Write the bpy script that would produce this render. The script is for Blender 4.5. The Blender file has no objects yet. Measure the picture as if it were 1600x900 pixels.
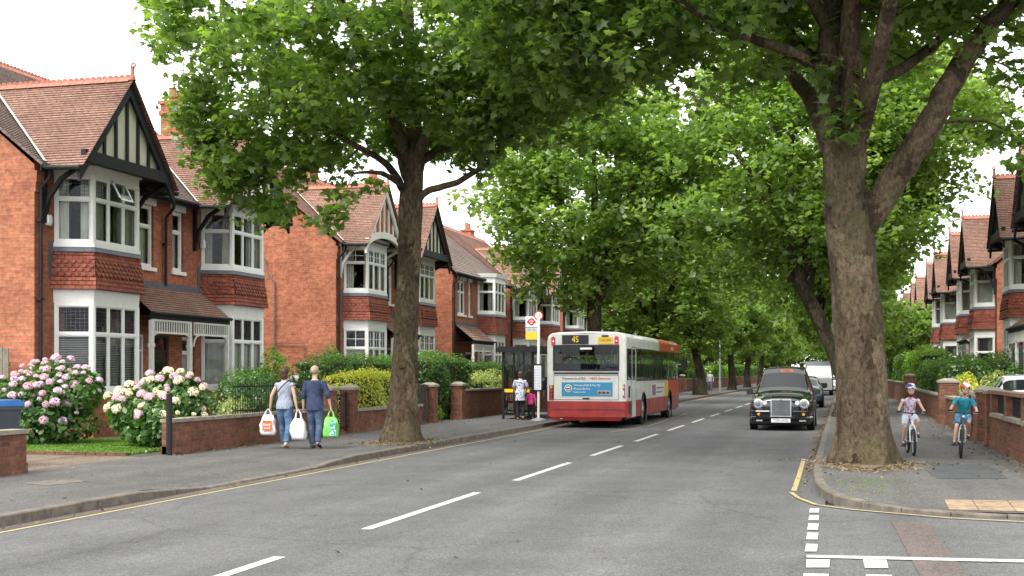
import bpy, bmesh, math, random
import numpy as np
from mathutils import Vector, Matrix, Euler
R = math.radians
random.seed(7)
sc = bpy.context.scene
C = sc.collection
# ---------------------------------------------------------------- camera, sky, sun, exposure
cam = bpy.data.cameras.new('camera'); cam.sensor_width = 36; cam.lens = 43.9
cam.shift_y = 0.0825; cam.clip_end = 3000; cam.clip_start = 0.1
co = bpy.data.objects.new('camera', cam); C.objects.link(co)
co.location = (0, 0, 1.65); co.rotation_euler = (R(90), 0, R(14.79))
sc.camera = co
SUN_EL, SUN_AZ = 54, 200          # degrees; azimuth measured clockwise from the road direction (+Y)
w = bpy.data.worlds.new('World'); sc.world = w; w.use_nodes = True
nt = w.node_tree; nt.nodes.clear()
wo = nt.nodes.new('ShaderNodeOutputWorld'); bg = nt.nodes.new('ShaderNodeBackground')
sky = nt.nodes.new('ShaderNodeTexSky'); sky.sky_type = 'NISHITA'; sky.sun_disc = False
sky.sun_elevation = R(SUN_EL); sky.sun_rotation = R(SUN_AZ)
sky.air_density = 1.0; sky.dust_density = 6.0; sky.ozone_density = 1.0
hs = nt.nodes.new('ShaderNodeHueSaturation'); hs.inputs['Saturation'].default_value = 0.10
cl = nt.nodes.new('ShaderNodeMix'); cl.data_type = 'RGBA'; cl.inputs[0].default_value = 0.72   # the even cloud deck
cl.inputs[7].default_value = (9.3, 9.5, 9.8, 1)
nt.links.new(sky.outputs[0], hs.inputs['Color']); nt.links.new(hs.outputs[0], cl.inputs[6])
nt.links.new(cl.outputs[2], bg.inputs[0]); bg.inputs[1].default_value = 0.15
nt.links.new(bg.outputs[0], wo.inputs[0])
sl = bpy.data.lights.new('sun', 'SUN'); sl.energy = 1.8; sl.angle = R(24); sl.color = (1, .96, .9)
so = bpy.data.objects.new('sun', sl); C.objects.link(so)
sd = Vector((math.sin(R(SUN_AZ)) * math.cos(R(SUN_EL)), math.cos(R(SUN_AZ)) * math.cos(R(SUN_EL)), math.sin(R(SUN_EL))))
so.rotation_euler = sd.to_track_quat('Z', 'Y').to_euler(); so.location = (0, 0, 60)
vs = sc.view_settings; vs.view_transform = 'Standard'; vs.look = 'None'; vs.gamma = 1; vs.use_curve_mapping = False
vs.exposure = 0.98
cy = sc.cycles; cy.use_denoising = True; cy.max_bounces = 9; cy.diffuse_bounces = 6; cy.glossy_bounces = 3
cy.transmission_bounces = 4; cy.transparent_max_bounces = 8; cy.caustics_reflective = False; cy.caustics_refractive = False

# ---------------------------------------------------------------- materials
def newmat(name):
    m = bpy.data.materials.new(name); m.use_nodes = True
    n = m.node_tree.nodes; l = m.node_tree.links
    return m, n, l, n['Principled BSDF']
def ramp(n, stops):
    r = n.new('ShaderNodeValToRGB'); e = r.color_ramp.elements
    while len(e) < len(stops): e.new(0.5)
    for k, (p, c) in enumerate(stops): e[k].position = p; e[k].color = (*c, 1)
    return r
def noise(n, l, src, scale, detail=4, rough=.6):
    t = n.new('ShaderNodeTexNoise'); t.inputs['Scale'].default_value = scale; t.inputs['Detail'].default_value = detail
    t.inputs['Roughness'].default_value = rough
    if src is not None: l.new(src, t.inputs['Vector'])
    return t
def mixc(n, l, f, a, b, typ='MIX'):
    x = n.new('ShaderNodeMix'); x.data_type = 'RGBA'; x.blend_type = typ
    for v, i in ((f, 0), (a, 6), (b, 7)):
        if isinstance(v, (int, float)): x.inputs[i].default_value = v
        elif isinstance(v, tuple): x.inputs[i].default_value = (*v, 1)
        else: l.new(v, x.inputs[i])
    return x.outputs[2]
def bump(n, l, b, h, dist=.01, strength=.6):
    x = n.new('ShaderNodeBump'); x.inputs['Distance'].default_value = dist; x.inputs['Strength'].default_value = strength
    l.new(h, x.inputs['Height']); l.new(x.outputs[0], b.inputs['Normal'])
def plain(name, c, rough=.6, var=.12, scale=6, metal=0, bmp=0, coat=0, spec=.5):
    m, n, l, b = newmat(name)
    tc = n.new('ShaderNodeTexCoord')
    t = noise(n, l, tc.outputs['Object'], scale, 5)
    lo = tuple(x * (1 - var) for x in c); hi = tuple(min(1, x * (1 + var)) for x in c)
    r = ramp(n, [(.3, lo), (.7, hi)]); l.new(t.outputs[0], r.inputs[0]); l.new(r.outputs[0], b.inputs['Base Color'])
    b.inputs['Roughness'].default_value = rough; b.inputs['Metallic'].default_value = metal
    b.inputs['Specular IOR Level'].default_value = spec
    if coat: b.inputs['Coat Weight'].default_value = coat; b.inputs['Coat Roughness'].default_value = .04
    if bmp: bump(n, l, b, t.outputs[0], bmp)
    return m
def brickmat(name, c1, c2, mortar, bw=.225, rh=.075, ms=.008, stain=.35, bmp=.008, off=.5, stainc=(.10, .06, .045)):
    m, n, l, b = newmat(name)
    uv = n.new('ShaderNodeUVMap'); uv.uv_map = 'UVMap'
    geo = n.new('ShaderNodeNewGeometry')
    wob = noise(n, l, uv.outputs[0], 3.0, 3)
    va = n.new('ShaderNodeVectorMath'); va.operation = 'MULTIPLY_ADD'; l.new(wob.outputs['Color'], va.inputs[0])
    va.inputs[1].default_value = (.012, .012, 0); l.new(uv.outputs[0], va.inputs[2])
    t = n.new('ShaderNodeTexBrick'); l.new(va.outputs[0], t.inputs['Vector'])
    t.inputs['Color1'].default_value = (*c1, 1); t.inputs['Color2'].default_value = (*c2, 1); t.inputs['Mortar'].default_value = (*mortar, 1)
    t.inputs['Scale'].default_value = 1; t.inputs['Brick Width'].default_value = bw; t.inputs['Row Height'].default_value = rh
    t.inputs['Mortar Size'].default_value = ms; t.inputs['Mortar Smooth'].default_value = .3; t.offset = off; t.inputs['Bias'].default_value = -.1
    nz = noise(n, l, geo.outputs['Position'], .7, 6, .7)
    r = ramp(n, [(.35, (1, 1, 1)), (.75, (.55, .52, .5))]); l.new(nz.outputs[0], r.inputs[0])
    c = mixc(n, l, 1.0, t.outputs[0], r.outputs[0], 'MULTIPLY')
    n2 = noise(n, l, geo.outputs['Position'], 9, 4, .8)
    r2 = ramp(n, [(.3, (.5, .48, .46)), (.62, (1.22, 1.18, 1.1))]); l.new(n2.outputs[0], r2.inputs[0])
    c = mixc(n, l, .8, c, r2.outputs[0], 'MULTIPLY')
    n3 = noise(n, l, geo.outputs['Position'], 1.9, 6, .75)
    r3 = ramp(n, [(.55, (0, 0, 0)), (.75, (stain,) * 3)]); l.new(n3.outputs[0], r3.inputs[0])
    c = mixc(n, l, r3.outputs[0], c, stainc)
    l.new(c, b.inputs['Base Color']); b.inputs['Roughness'].default_value = .9; b.inputs['Specular IOR Level'].default_value = .25
    bump(n, l, b, t.outputs['Fac'], -bmp, .8)
    return m
M = {}
M['brick'] = brickmat('orange_red_brick', (.47, .165, .088), (.32, .10, .06), (.32, .20, .145))
M['brick_side'] = brickmat('worn_side_brick', (.54, .20, .11), (.38, .12, .07), (.37, .24, .17), stain=.3, stainc=(.16, .08, .05))
M['brick_wall'] = brickmat('garden_wall_brick', (.29, .12, .075), (.17, .075, .055), (.19, .145, .11), stain=.6, stainc=(.06, .05, .035))
M['tile'] = brickmat('clay_roof_tile', (.34, .21, .165), (.28, .17, .135), (.10, .05, .04), .17, .1, .006, .3, .004, stainc=(.10, .085, .06))
M['tile2'] = brickmat('dark_roof_tile', (.26, .20, .175), (.20, .16, .145), (.06, .045, .04), .17, .1, .006, .3, .004, stainc=(.08, .08, .055))
M['hung'] = brickmat('red_hung_tile', (.37, .125, .085), (.26, .08, .06), (.07, .025, .02), .16, .1, .006, .25, .004)
M['ridge'] = plain('terracotta_ridge', (.40, .15, .10), .85, .3, 9, bmp=.01)
M['white'] = plain('white_paint', (.80, .80, .77), .45, .05, 4)
M['cream'] = plain('cream_roughcast', (.74, .70, .58), .95, .12, 60, bmp=.01)
M['offwhite'] = plain('aged_white_paint', (.68, .67, .62), .6, .12, 3)
M['black'] = plain('black_timber', (.016, .017, .019), .6, .3, 8, bmp=.003, spec=.25)
M['lead'] = plain('lead_flashing', (.09, .10, .12), .6, .3, 8)
M['stone'] = plain('coping_stone', (.26, .23, .18), .95, .35, 7, bmp=.01)
M['curtain'] = plain('curtain_cloth', (.80, .81, .73), .95, .1, 5)
M['blind'] = plain('blind_slat', (.72, .72, .70), .6, .05, 5)
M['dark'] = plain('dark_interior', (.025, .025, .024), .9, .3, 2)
M['doorblue'] = plain('blue_grey_door', (.08, .12, .17), .4, .1, 3)
M['doorred'] = plain('dark_red_door', (.06, .018, .014), .4, .2, 3)
M['metal'] = plain('galvanised_metal', (.32, .33, .34), .5, .15, 10, metal=.4)
M['blackmetal'] = plain('black_metal', (.014, .014, .015), .5, .2, 10, spec=.3)
M['rubber'] = plain('tyre_rubber', (.018, .018, .018), .85, .2, 12)
M['chrome'] = plain('chrome', (.75, .76, .78), .15, .05, 3, metal=1)
M['wood'] = plain('weathered_fence_wood', (.19, .165, .13), .9, .3, 6, bmp=.01)
M['darkwood'] = plain('dark_gate_wood', (.05, .035, .025), .8, .3, 6, bmp=.005)
M['lamp_red'] = plain('red_lens', (.5, .02, .015), .15, .1, 5)
M['lamp_amber'] = plain('amber_lens', (.75, .28, .02), .2, .1, 5)
M['lamp_white'] = plain('clear_lens', (.65, .67, .68), .1, .1, 5)
M['yellowline'] = None
def glassmat(name, tint=(.02, .025, .025), clear=.75, rough=.02):
    m, n, l, b = newmat(name); n.remove(b)
    o = n['Material Output']; g = n.new('ShaderNodeBsdfGlossy'); g.inputs['Roughness'].default_value = rough
    g.inputs['Color'].default_value = (.9, .93, .95, 1)
    tr = n.new('ShaderNodeBsdfTransparent'); tr.inputs[0].default_value = (clear, clear * 1.02, clear, 1)
    fr = n.new('ShaderNodeFresnel'); fr.inputs['IOR'].default_value = 1.38
    nz = noise(n, l, n.new('ShaderNodeTexCoord').outputs['Object'], 1.4, 2); bp = n.new('ShaderNodeBump'); bp.inputs['Distance'].default_value = .012
    l.new(nz.outputs[0], bp.inputs['Height']); l.new(bp.outputs[0], g.inputs['Normal'])
    mx = n.new('ShaderNodeMixShader'); l.new(fr.outputs[0], mx.inputs[0]); l.new(tr.outputs[0], mx.inputs[1]); l.new(g.outputs[0], mx.inputs[2])
    l.new(mx.outputs[0], o.inputs[0]); return m
M['glass'] = glassmat('window_glass', clear=.8)
M['busglass'] = glassmat('tinted_bus_glass', clear=.78)
M['darkglass'] = plain('dark_car_glass', (.012, .014, .015), .04, .2, 2, spec=.45)
M['lights_glass'] = glassmat('leaded_glass', clear=.45, rough=.2)

def leafmat(name, cols, trans=.38, gloss=.07):
    m, n, l, b = newmat(name); n.remove(b); o = n['Material Output']
    at = n.new('ShaderNodeAttribute'); at.attribute_name = 'var'
    geo = n.new('ShaderNodeNewGeometry'); nz = noise(n, l, geo.outputs['Position'], .55, 3)
    ad = n.new('ShaderNodeMath'); ad.operation = 'MULTIPLY_ADD'; l.new(nz.outputs[0], ad.inputs[0]); ad.inputs[1].default_value = .9
    sb = n.new('ShaderNodeMath'); sb.operation = 'MULTIPLY_ADD'; l.new(at.outputs['Fac'], sb.inputs[0]); sb.inputs[1].default_value = .55; sb.inputs[2].default_value = -.22
    l.new(sb.outputs[0], ad.inputs[2])
    k = len(cols) - 1
    r = ramp(n, [(.1 + .8 * i / k, c) for i, c in enumerate(cols)]); l.new(ad.outputs[0], r.inputs[0])
    d = n.new('ShaderNodeBsdfDiffuse'); t = n.new('ShaderNodeBsdfTranslucent'); g = n.new('ShaderNodeBsdfGlossy'); g.inputs['Roughness'].default_value = .38; g.inputs[0].default_value = (.55, .6, .5, 1)
    l.new(r.outputs[0], d.inputs[0])
    tc = mixc(n, l, 1.0, r.outputs[0], (2.15, 2.15, 1.0), 'MULTIPLY'); l.new(tc, t.inputs[0])
    m1 = n.new('ShaderNodeMixShader'); m1.inputs[0].default_value = trans; l.new(d.outputs[0], m1.inputs[1]); l.new(t.outputs[0], m1.inputs[2])
    m2 = n.new('ShaderNodeMixShader'); m2.inputs[0].default_value = gloss; l.new(m1.outputs[0], m2.inputs[1]); l.new(g.outputs[0], m2.inputs[2])
    l.new(m2.outputs[0], o.inputs[0]); return m
M['leaf'] = leafmat('plane_leaf', [(.050, .092, .024), (.095, .165, .038), (.155, .245, .055), (.21, .305, .085)], trans=.58)
M['leaf_far'] = leafmat('street_tree_leaf', [(.062, .110, .028), (.115, .19, .045), (.18, .275, .065), (.225, .32, .095)], trans=.58)
M['leaf_dark'] = leafmat('hedge_leaf', [(.035, .08, .02), (.07, .145, .03), (.12, .22, .045)])
M['leaf_lime'] = leafmat('bright_hedge_leaf', [(.06, .14, .02), (.13, .26, .03), (.24, .36, .05)])
M['leaf_gold'] = leafmat('golden_leaf', [(.16, .24, .03), (.40, .42, .05), (.58, .55, .09)])
M['leaf_var'] = leafmat('variegated_leaf', [(.10, .17, .04), (.30, .36, .12), (.5, .52, .25)])
M['leaf_hyd'] = leafmat('hydrangea_leaf', [(.03, .08, .02), (.06, .15, .028), (.11, .22, .035)])
M['petal_lilac'] = leafmat('lilac_petal', [(.52, .34, .58), (.68, .50, .70), (.80, .70, .80)], trans=.25)
M['petal_pink'] = leafmat('pink_petal', [(.58, .28, .50), (.72, .48, .66), (.85, .74, .80)], trans=.25)
M['petal_cream'] = leafmat('cream_pink_petal', [(.66, .50, .52), (.78, .70, .62), (.78, .80, .60)], trans=.25)
M['litter'] = leafmat('dry_leaf', [(.10, .07, .045), (.19, .14, .09), (.30, .24, .155)], trans=.1)
def barkmat(name, a, b_, c, moss=.4):
    m, n, l, b = newmat(name)
    tc = n.new('ShaderNodeTexCoord'); mp = n.new('ShaderNodeMapping'); mp.inputs['Scale'].default_value = (1, 1, .55); l.new(tc.outputs['Object'], mp.inputs[0])
    v = n.new('ShaderNodeTexVoronoi'); v.inputs['Scale'].default_value = 5; wv = noise(n, l, mp.outputs[0], 5, 5)
    v2 = mixc(n, l, .35, mp.outputs[0], wv.outputs['Color']); l.new(v2, v.inputs['Vector'])
    r = ramp(n, [(.15, a), (.5, b_), (.85, c)]); l.new(v.outputs['Color'], r.inputs[0])
    n1 = noise(n, l, mp.outputs[0], 16, 8, .75)
    r1 = ramp(n, [(.36, (.32, .30, .28)), (.62, (1.25, 1.22, 1.15))]); l.new(n1.outputs[0], r1.inputs[0])
    col = mixc(n, l, 1, r.outputs[0], r1.outputs[0], 'MULTIPLY')
    n2 = noise(n, l, tc.outputs['Object'], 1.3, 6, .7); r2 = ramp(n, [(.48, (0, 0, 0)), (.72, (moss,) * 3)]); l.new(n2.outputs[0], r2.inputs[0])
    col = mixc(n, l, r2.outputs[0], col, (.075, .095, .03))
    l.new(col, b.inputs['Base Color']); b.inputs['Roughness'].default_value = .92; b.inputs['Specular IOR Level'].default_value = .2
    bump(n, l, b, n1.outputs[0], .07, 1); return m
M['bark'] = barkmat('plane_bark', (.065, .044, .030), (.12, .088, .060), (.20, .155, .105), .5)
M['bark_dark'] = barkmat('dark_bark', (.045, .035, .025), (.075, .06, .042), (.12, .10, .07), .5)
def asphalt(name, a, b_, scale=140, patchy=.25, tracks=0):
    m, n, l, b = newmat(name); geo = n.new('ShaderNodeNewGeometry')
    t = n.new('ShaderNodeTexVoronoi'); t.inputs['Scale'].default_value = scale * .55; l.new(geo.outputs['Position'], t.inputs['Vector'])
    r = ramp(n, [(.1, a), (.6, b_), (.97, tuple(min(1, x * 1.6) for x in b_))]); l.new(t.outputs['Color'], r.inputs[0])
    # long streaks along the road, oil and wear
    mp = n.new('ShaderNodeMapping'); mp.inputs['Scale'].default_value = (1.1, .05, 1); l.new(geo.outputs['Position'], mp.inputs[0])
    s = noise(n, l, mp.outputs[0], 1.6, 6, .65); r1 = ramp(n, [(.3, (1 - patchy,) * 3), (.7, (1 + patchy * .6,) * 3)]); l.new(s.outputs[0], r1.inputs[0])
    c = mixc(n, l, 1, r.outputs[0], r1.outputs[0], 'MULTIPLY')
    s2 = noise(n, l, geo.outputs['Position'], .8, 8, .7); r2 = ramp(n, [(.35, (.82, .82, .82)), (.65, (1.1, 1.1, 1.1))]); l.new(s2.outputs[0], r2.inputs[0])
    c = mixc(n, l, 1, c, r2.outputs[0], 'MULTIPLY')
    sx = n.new('ShaderNodeSeparateXYZ'); l.new(geo.outputs['Position'], sx.inputs[0])   # wheel tracks polished by traffic
    mm = n.new('ShaderNodeMath'); mm.operation = 'MULTIPLY_ADD'; l.new(sx.outputs[0], mm.inputs[0]); mm.inputs[1].default_value = 3.396; mm.inputs[2].default_value = 25.8
    cc = n.new('ShaderNodeMath'); cc.operation = 'COSINE'; l.new(mm.outputs[0], cc.inputs[0])
    tr = n.new('ShaderNodeMath'); tr.operation = 'MULTIPLY_ADD'; l.new(cc.outputs[0], tr.inputs[0]); tr.inputs[1].default_value = tracks; tr.inputs[2].default_value = 1
    c = mixc(n, l, 1, c, tr.outputs[0], 'MULTIPLY')
    # hairline cracks
    v = n.new('ShaderNodeTexVoronoi'); v.feature = 'DISTANCE_TO_EDGE'; v.inputs['Scale'].default_value = .33
    wz = noise(n, l, geo.outputs['Position'], 1.5, 6, .7); wv = mixc(n, l, .35, geo.outputs['Position'], wz.outputs['Color']); l.new(wv, v.inputs['Vector'])
    r3 = ramp(n, [(.0, (.55, .55, .55)), (.006, (1, 1, 1))]); l.new(v.outputs['Distance'], r3.inputs[0])
    c = mixc(n, l, .6, c, r3.outputs[0], 'MULTIPLY')
    l.new(c, b.inputs['Base Color']); b.inputs['Roughness'].default_value = .85; b.inputs['Specular IOR Level'].default_value = .3
    bump(n, l, b, t.outputs['Distance'], .004, .5); return m
M['road'] = asphalt('road_asphalt', (.068, .068, .067), (.110, .109, .107), patchy=.17, tracks=.085)
M['pave'] = asphalt('pavement_asphalt', (.065, .062, .059), (.110, .104, .098), 120, .25)
M['patch_dark'] = asphalt('dark_patch_asphalt', (.045, .046, .048), (.075, .077, .08), 120, .15)
M['patch_brown'] = asphalt('brown_trench_asphalt', (.075, .06, .052), (.125, .10, .088), 120, .15)
M['drive'] = asphalt('old_drive_surface', (.10, .075, .055), (.19, .145, .105), 60, .3)
M['kerb'] = plain('kerb_concrete', (.135, .113, .09), .9, .4, 6, bmp=.012)
M['slabtan'] = brickmat('tan_tactile_paving', (.36, .27, .18), (.31, .235, .16), (.16, .12, .085), .4, .4, .008, .3, .004, off=0)
def paint(name, c, wear=.45):
    m, n, l, b = newmat(name); geo = n.new('ShaderNodeNewGeometry')
    t = noise(n, l, geo.outputs['Position'], 22, 8, .8); r = ramp(n, [(.50, (0, 0, 0)), (.66, (wear * 1.4,) * 3)]); l.new(t.outputs[0], r.inputs[0])
    l.new(mixc(n, l, r.outputs[0], c, (.12, .12, .115)), b.inputs['Base Color']); b.inputs['Roughness'].default_value = .7; return m
M['paint_white'] = paint('road_marking_white', (.50, .50, .47), .7)
M['paint_yellow'] = paint('road_marking_yellow', (.44, .34, .15), .8)
M['grass'] = leafmat('lawn_blade', [(.06, .13, .02), (.12, .24, .03), (.2, .33, .05)])
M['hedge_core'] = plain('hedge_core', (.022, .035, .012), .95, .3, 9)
M['soil'] = plain('garden_soil', (.06, .055, .035), .95, .4, 5, bmp=.02)

# ---------------------------------------------------------------- mesh building
def setp(o, label=None, cat=None, group=None, kind=None):
    if label: o['label'] = label
    if cat: o['category'] = cat
    if group: o['group'] = group
    if kind: o['kind'] = kind
    return o
def empty(name, loc=(0, 0, 0), rz=0, label=None, cat=None, group=None):
    o = bpy.data.objects.new(name, None); o.empty_display_size = .2; C.objects.link(o); o.location = loc; o.rotation_euler = (0, 0, rz)
    return setp(o, label, cat, group)
def link(name, me, parent=None, **k):
    o = bpy.data.objects.new(name, me); C.objects.link(o)
    if parent is not None: o.parent = parent
    return setp(o, **k)
def copy_tree(o, parent=None):
    c = o.copy(); C.objects.link(c); c.parent = parent
    for ch in list(o.children): copy_tree(ch, c)
    return c
def copy_thing(o, loc, rz, label, scale=1):
    c = copy_tree(o); c.location = loc; c.rotation_euler = (0, 0, rz); c['label'] = label
    if scale != 1: c.scale = (scale,) * 3 if isinstance(scale, (int, float)) else scale
    return c
class MB:
    def __init__(s): s.v = []; s.f = []; s.m = []
    def poly(s, pts, m=0):
        k = len(s.v); s.v += [tuple(p) for p in pts]; s.f.append(tuple(range(k, k + len(pts)))); s.m.append(m); return s
    def hexa(s, p, m=0):     # 4 bottom, 4 top points
        k = len(s.v); s.v += [tuple(q) for q in p]
        for f in ((3, 2, 1, 0), (4, 5, 6, 7), (0, 1, 5, 4), (1, 2, 6, 5), (2, 3, 7, 6), (3, 0, 4, 7)): s.f.append(tuple(k + i for i in f)); s.m.append(m)
        return s
    def box(s, x0, y0, z0, x1, y1, z1, m=0):
        return s.hexa([(x0, y0, z0), (x1, y0, z0), (x1, y1, z0), (x0, y1, z0), (x0, y0, z1), (x1, y0, z1), (x1, y1, z1), (x0, y1, z1)], m)
    def beam(s, p, q, wd, ht, m=0, up=(0, 0, 1)):
        p, q, up = Vector(p), Vector(q), Vector(up); d = (q - p).normalized(); a = d.cross(up)
        if a.length < 1e-4: a = d.cross(Vector((0, 1, 0)))
        a = a.normalized() * wd / 2; b = a.cross(d).normalized() * ht / 2
        return s.hexa([p - a - b, p + a - b, q + a - b, q - a - b, p - a + b, p + a + b, q + a + b, q - a + b], m)
    def tube(s, pts, rad, n=8, m=0, lat=None, caps=True):
        pts = [Vector(p) for p in pts]; N = len(pts)
        if isinstance(rad, (int, float)): rad = [rad] * N
        k0 = len(s.v); ref = Vector(lat) if lat else None; pa = None
        for i, p in enumerate(pts):
            d = (pts[min(i + 1, N - 1)] - pts[max(i - 1, 0)]); d = d.normalized() if d.length > 1e-9 else Vector((0, 0, 1))
            r0 = ref or pa or (Vector((1, 0, 0)) if abs(d.x) < .9 else Vector((0, 1, 0)))
            a = r0 - d * r0.dot(d); a.normalize(); pa = a; b = d.cross(a)
            r = rad[i]; ra, rb = (r, r) if isinstance(r, (int, float)) else r
            for j in range(n):
                t = 2 * math.pi * j / n; q = p + a * (ra * math.cos(t)) + b * (rb * math.sin(t)); s.v.append((q.x, q.y, q.z))
        for i in range(N - 1):
            for j in range(n):
                s.f.append((k0 + i * n + j, k0 + i * n + (j + 1) % n, k0 + (i + 1) * n + (j + 1) % n, k0 + (i + 1) * n + j)); s.m.append(m)
        if caps:
            s.f.append(tuple(k0 + j for j in range(n))[::-1]); s.m.append(m)
            s.f.append(tuple(k0 + (N - 1) * n + j for j in range(n))); s.m.append(m)
        return s
    def ell(s, c, r, n=12, m=0, k=8):   # ellipsoid
        c = Vector(c); r = (r, r, r) if isinstance(r, (int, float)) else r
        pts = []; rad = []
        for i in range(k + 1):
            t = math.pi * i / k; pts.append((c.x, c.y, c.z - r[2] * math.cos(t) * (1 if 0 < i < k else 1))); q = max(.02, math.sin(t)); rad.append((r[0] * q, r[1] * q))
        return s.tube(pts, rad, n, m, lat=(1, 0, 0))
    def ring(s, c, axis, R_, r, n=24, k=8, m=0, a0=0, a1=2 * math.pi):
        c = Vector(c); ax = Vector(axis).normalized(); u = ax.cross(Vector((0, 0, 1)) if abs(ax.z) < .9 else Vector((1, 0, 0))).normalized(); v = ax.cross(u)
        full = abs(a1 - a0 - 2 * math.pi) < 1e-6; k0 = len(s.v); N = n if full else n + 1
        for i in range(N):
            t = a0 + (a1 - a0) * i / n; e = u * math.cos(t) + v * math.sin(t)
            for j in range(k):
                f = 2 * math.pi * j / k; q = c + e * (R_ + r * math.cos(f)) + ax * (r * math.sin(f)); s.v.append((q.x, q.y, q.z))
        for i in range(n):
            for j in range(k):
                s.f.append((k0 + i * k + j, k0 + i * k + (j + 1) % k, k0 + ((i + 1) % N) * k + (j + 1) % k, k0 + ((i + 1) % N) * k + j)); s.m.append(m)
        return s
    def disc(s, c, axis, r, h, n=24, m=0, r2=None):
        c = Vector(c); ax = Vector(axis).normalized() * h / 2; return s.tube([c - ax, c + ax], [r, r if r2 is None else r2], n, m)
    def mesh(s, name, mats, smooth=False, fix=True):
        me = bpy.data.meshes.new(name); me.from_pydata(s.v, [], s.f)
        for x in (mats if isinstance(mats, (list, tuple)) else [mats]): me.materials.append(M[x] if isinstance(x, str) else x)
        me.polygons.foreach_set('material_index', s.m)
        uv = me.uv_layers.new(name='UVMap'); nl = len(me.loops)
        # outward normals for closed bits were laid out by hand; UVs run in metres along each face
        vi = np.empty(nl, np.int32); me.loops.foreach_get('vertex_index', vi)
        V = np.array(s.v, np.float64); N = np.empty(len(s.f) * 3); me.polygons.foreach_get('normal', N); N = N.reshape(-1, 3)
        tot = np.array([len(f) for f in s.f]); fi = np.repeat(np.arange(len(s.f)), tot)
        u = np.cross(np.array([0, 0, 1.]), N); lu = np.linalg.norm(u, axis=1); flat = lu < .02
        u[flat] = (1, 0, 0); lu[flat] = 1; u /= lu[:, None]; v = np.cross(N, u)
        P = V[vi]; UV = np.stack([(P * u[fi]).sum(1), (P * v[fi]).sum(1)], 1)
        uv.data.foreach_set('uv', UV.astype(np.float32).ravel())
        if smooth: me.polygons.foreach_set('use_smooth', [True] * len(s.f))
        me.update(); return me
    def obj(s, name, mats, parent=None, smooth=False, **k):
        return link(name, s.mesh(name, mats, smooth), parent, **k)
def npmesh(name, V, F, mat, var=None, smooth=False):
    me = bpy.data.meshes.new(name); V = np.asarray(V, np.float32); F = np.asarray(F, np.int32); k = F.shape[1]
    me.vertices.add(len(V)); me.vertices.foreach_set('co', V.ravel()); me.loops.add(F.size); me.loops.foreach_set('vertex_index', F.ravel())
    me.polygons.add(len(F)); me.polygons.foreach_set('loop_start', np.arange(0, F.size, k, dtype=np.int32)); me.polygons.foreach_set('loop_total', np.full(len(F), k, np.int32))
    me.update(calc_edges=True)
    me.materials.append(M[mat] if isinstance(mat, str) else mat)
    if var is not None:
        a = me.attributes.new('var', 'FLOAT', 'FACE'); a.data.foreach_set('value', np.asarray(var, np.float32))
    if smooth: me.polygons.foreach_set('use_smooth', [True] * len(F))
    return me
# leaf templates: verts, triangles
def _maple():
    pr = [(0, .0), (.28, .12), (.50, .02), (.40, .30), (.62, .52), (.30, .52), (.0, 1.0), (-.30, .52), (-.62, .52), (-.40, .30), (-.50, .02), (-.28, .12)]
    v = [(0, .35, .0)] + [(x, y, -.22 * abs(x) - .12 * y * y) for x, y in pr]
    f = [(0, i + 1, (i + 1) % 12 + 1) for i in range(12)]
    return np.array(v) - np.array([0, .35, 0]), np.array(f)
MAPLE = _maple()
KITE = (np.array([(0, -.5, 0), (.42, .0, -.12), (0, .6, -.05), (-.42, .0, -.12)]), np.array([(0, 1, 2), (0, 2, 3)]))
OVAL = (np.array([(0, -.5, 0), (.28, -.2, -.06), (.26, .2, -.08), (0, .55, -.06), (-.26, .2, -.08), (-.28, -.2, -.06)]), np.array([(0, 1, 2), (0, 2, 3), (0, 3, 4), (0, 4, 5)]))
def leaves(name, P, size, mat, tmpl=KITE, tilt=.7, rng=None, nrm=None, sv=.45):
    rng = rng or np.random.default_rng(1); n = len(P); T, Fc = tmpl
    if nrm is None: nrm = np.tile(np.array([0, 0, 1.]), (n, 1))
    z = nrm + rng.normal(0, tilt, (n, 3)); z /= np.linalg.norm(z, axis=1)[:, None]
    a = rng.normal(0, 1, (n, 3)); a[:, 2] -= .5; x = np.cross(a, z); x /= np.linalg.norm(x, axis=1)[:, None]; y = np.cross(z, x)
    s = size * (1 + rng.uniform(-sv, sv, n)); B = np.stack([x, y, z], 1) * s[:, None, None]
    V = (T[None, :, :] @ B) + P[:, None, :]
    k = len(T); F = (Fc[None] + (np.arange(n) * k)[:, None, None]).reshape(-1, 3)
    return npmesh(name, V.reshape(-1, 3), F, mat, np.repeat(rng.uniform(0, 1, n), len(Fc)))
def evalmesh(o):
    dg = bpy.context.evaluated_depsgraph_get(); dg.update(); return bpy.data.meshes.new_from_object(o.evaluated_get(dg))
def text(name, s, size, mat, parent, loc, rot, ext=.002, align='CENTER', sx=1):
    cu = bpy.data.curves.new(name, 'FONT'); cu.body = s; cu.size = size; cu.extrude = ext; cu.align_x = align; cu.align_y = 'CENTER'
    t = bpy.data.objects.new(name + '_tmp', cu); C.objects.link(t); me = evalmesh(t); bpy.data.objects.remove(t)
    me.materials.clear(); me.materials.append(M[mat])
    o = link(name, me, parent); o.location = loc; o.rotation_euler = rot; o.scale = (sx, 1, 1); return o
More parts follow.
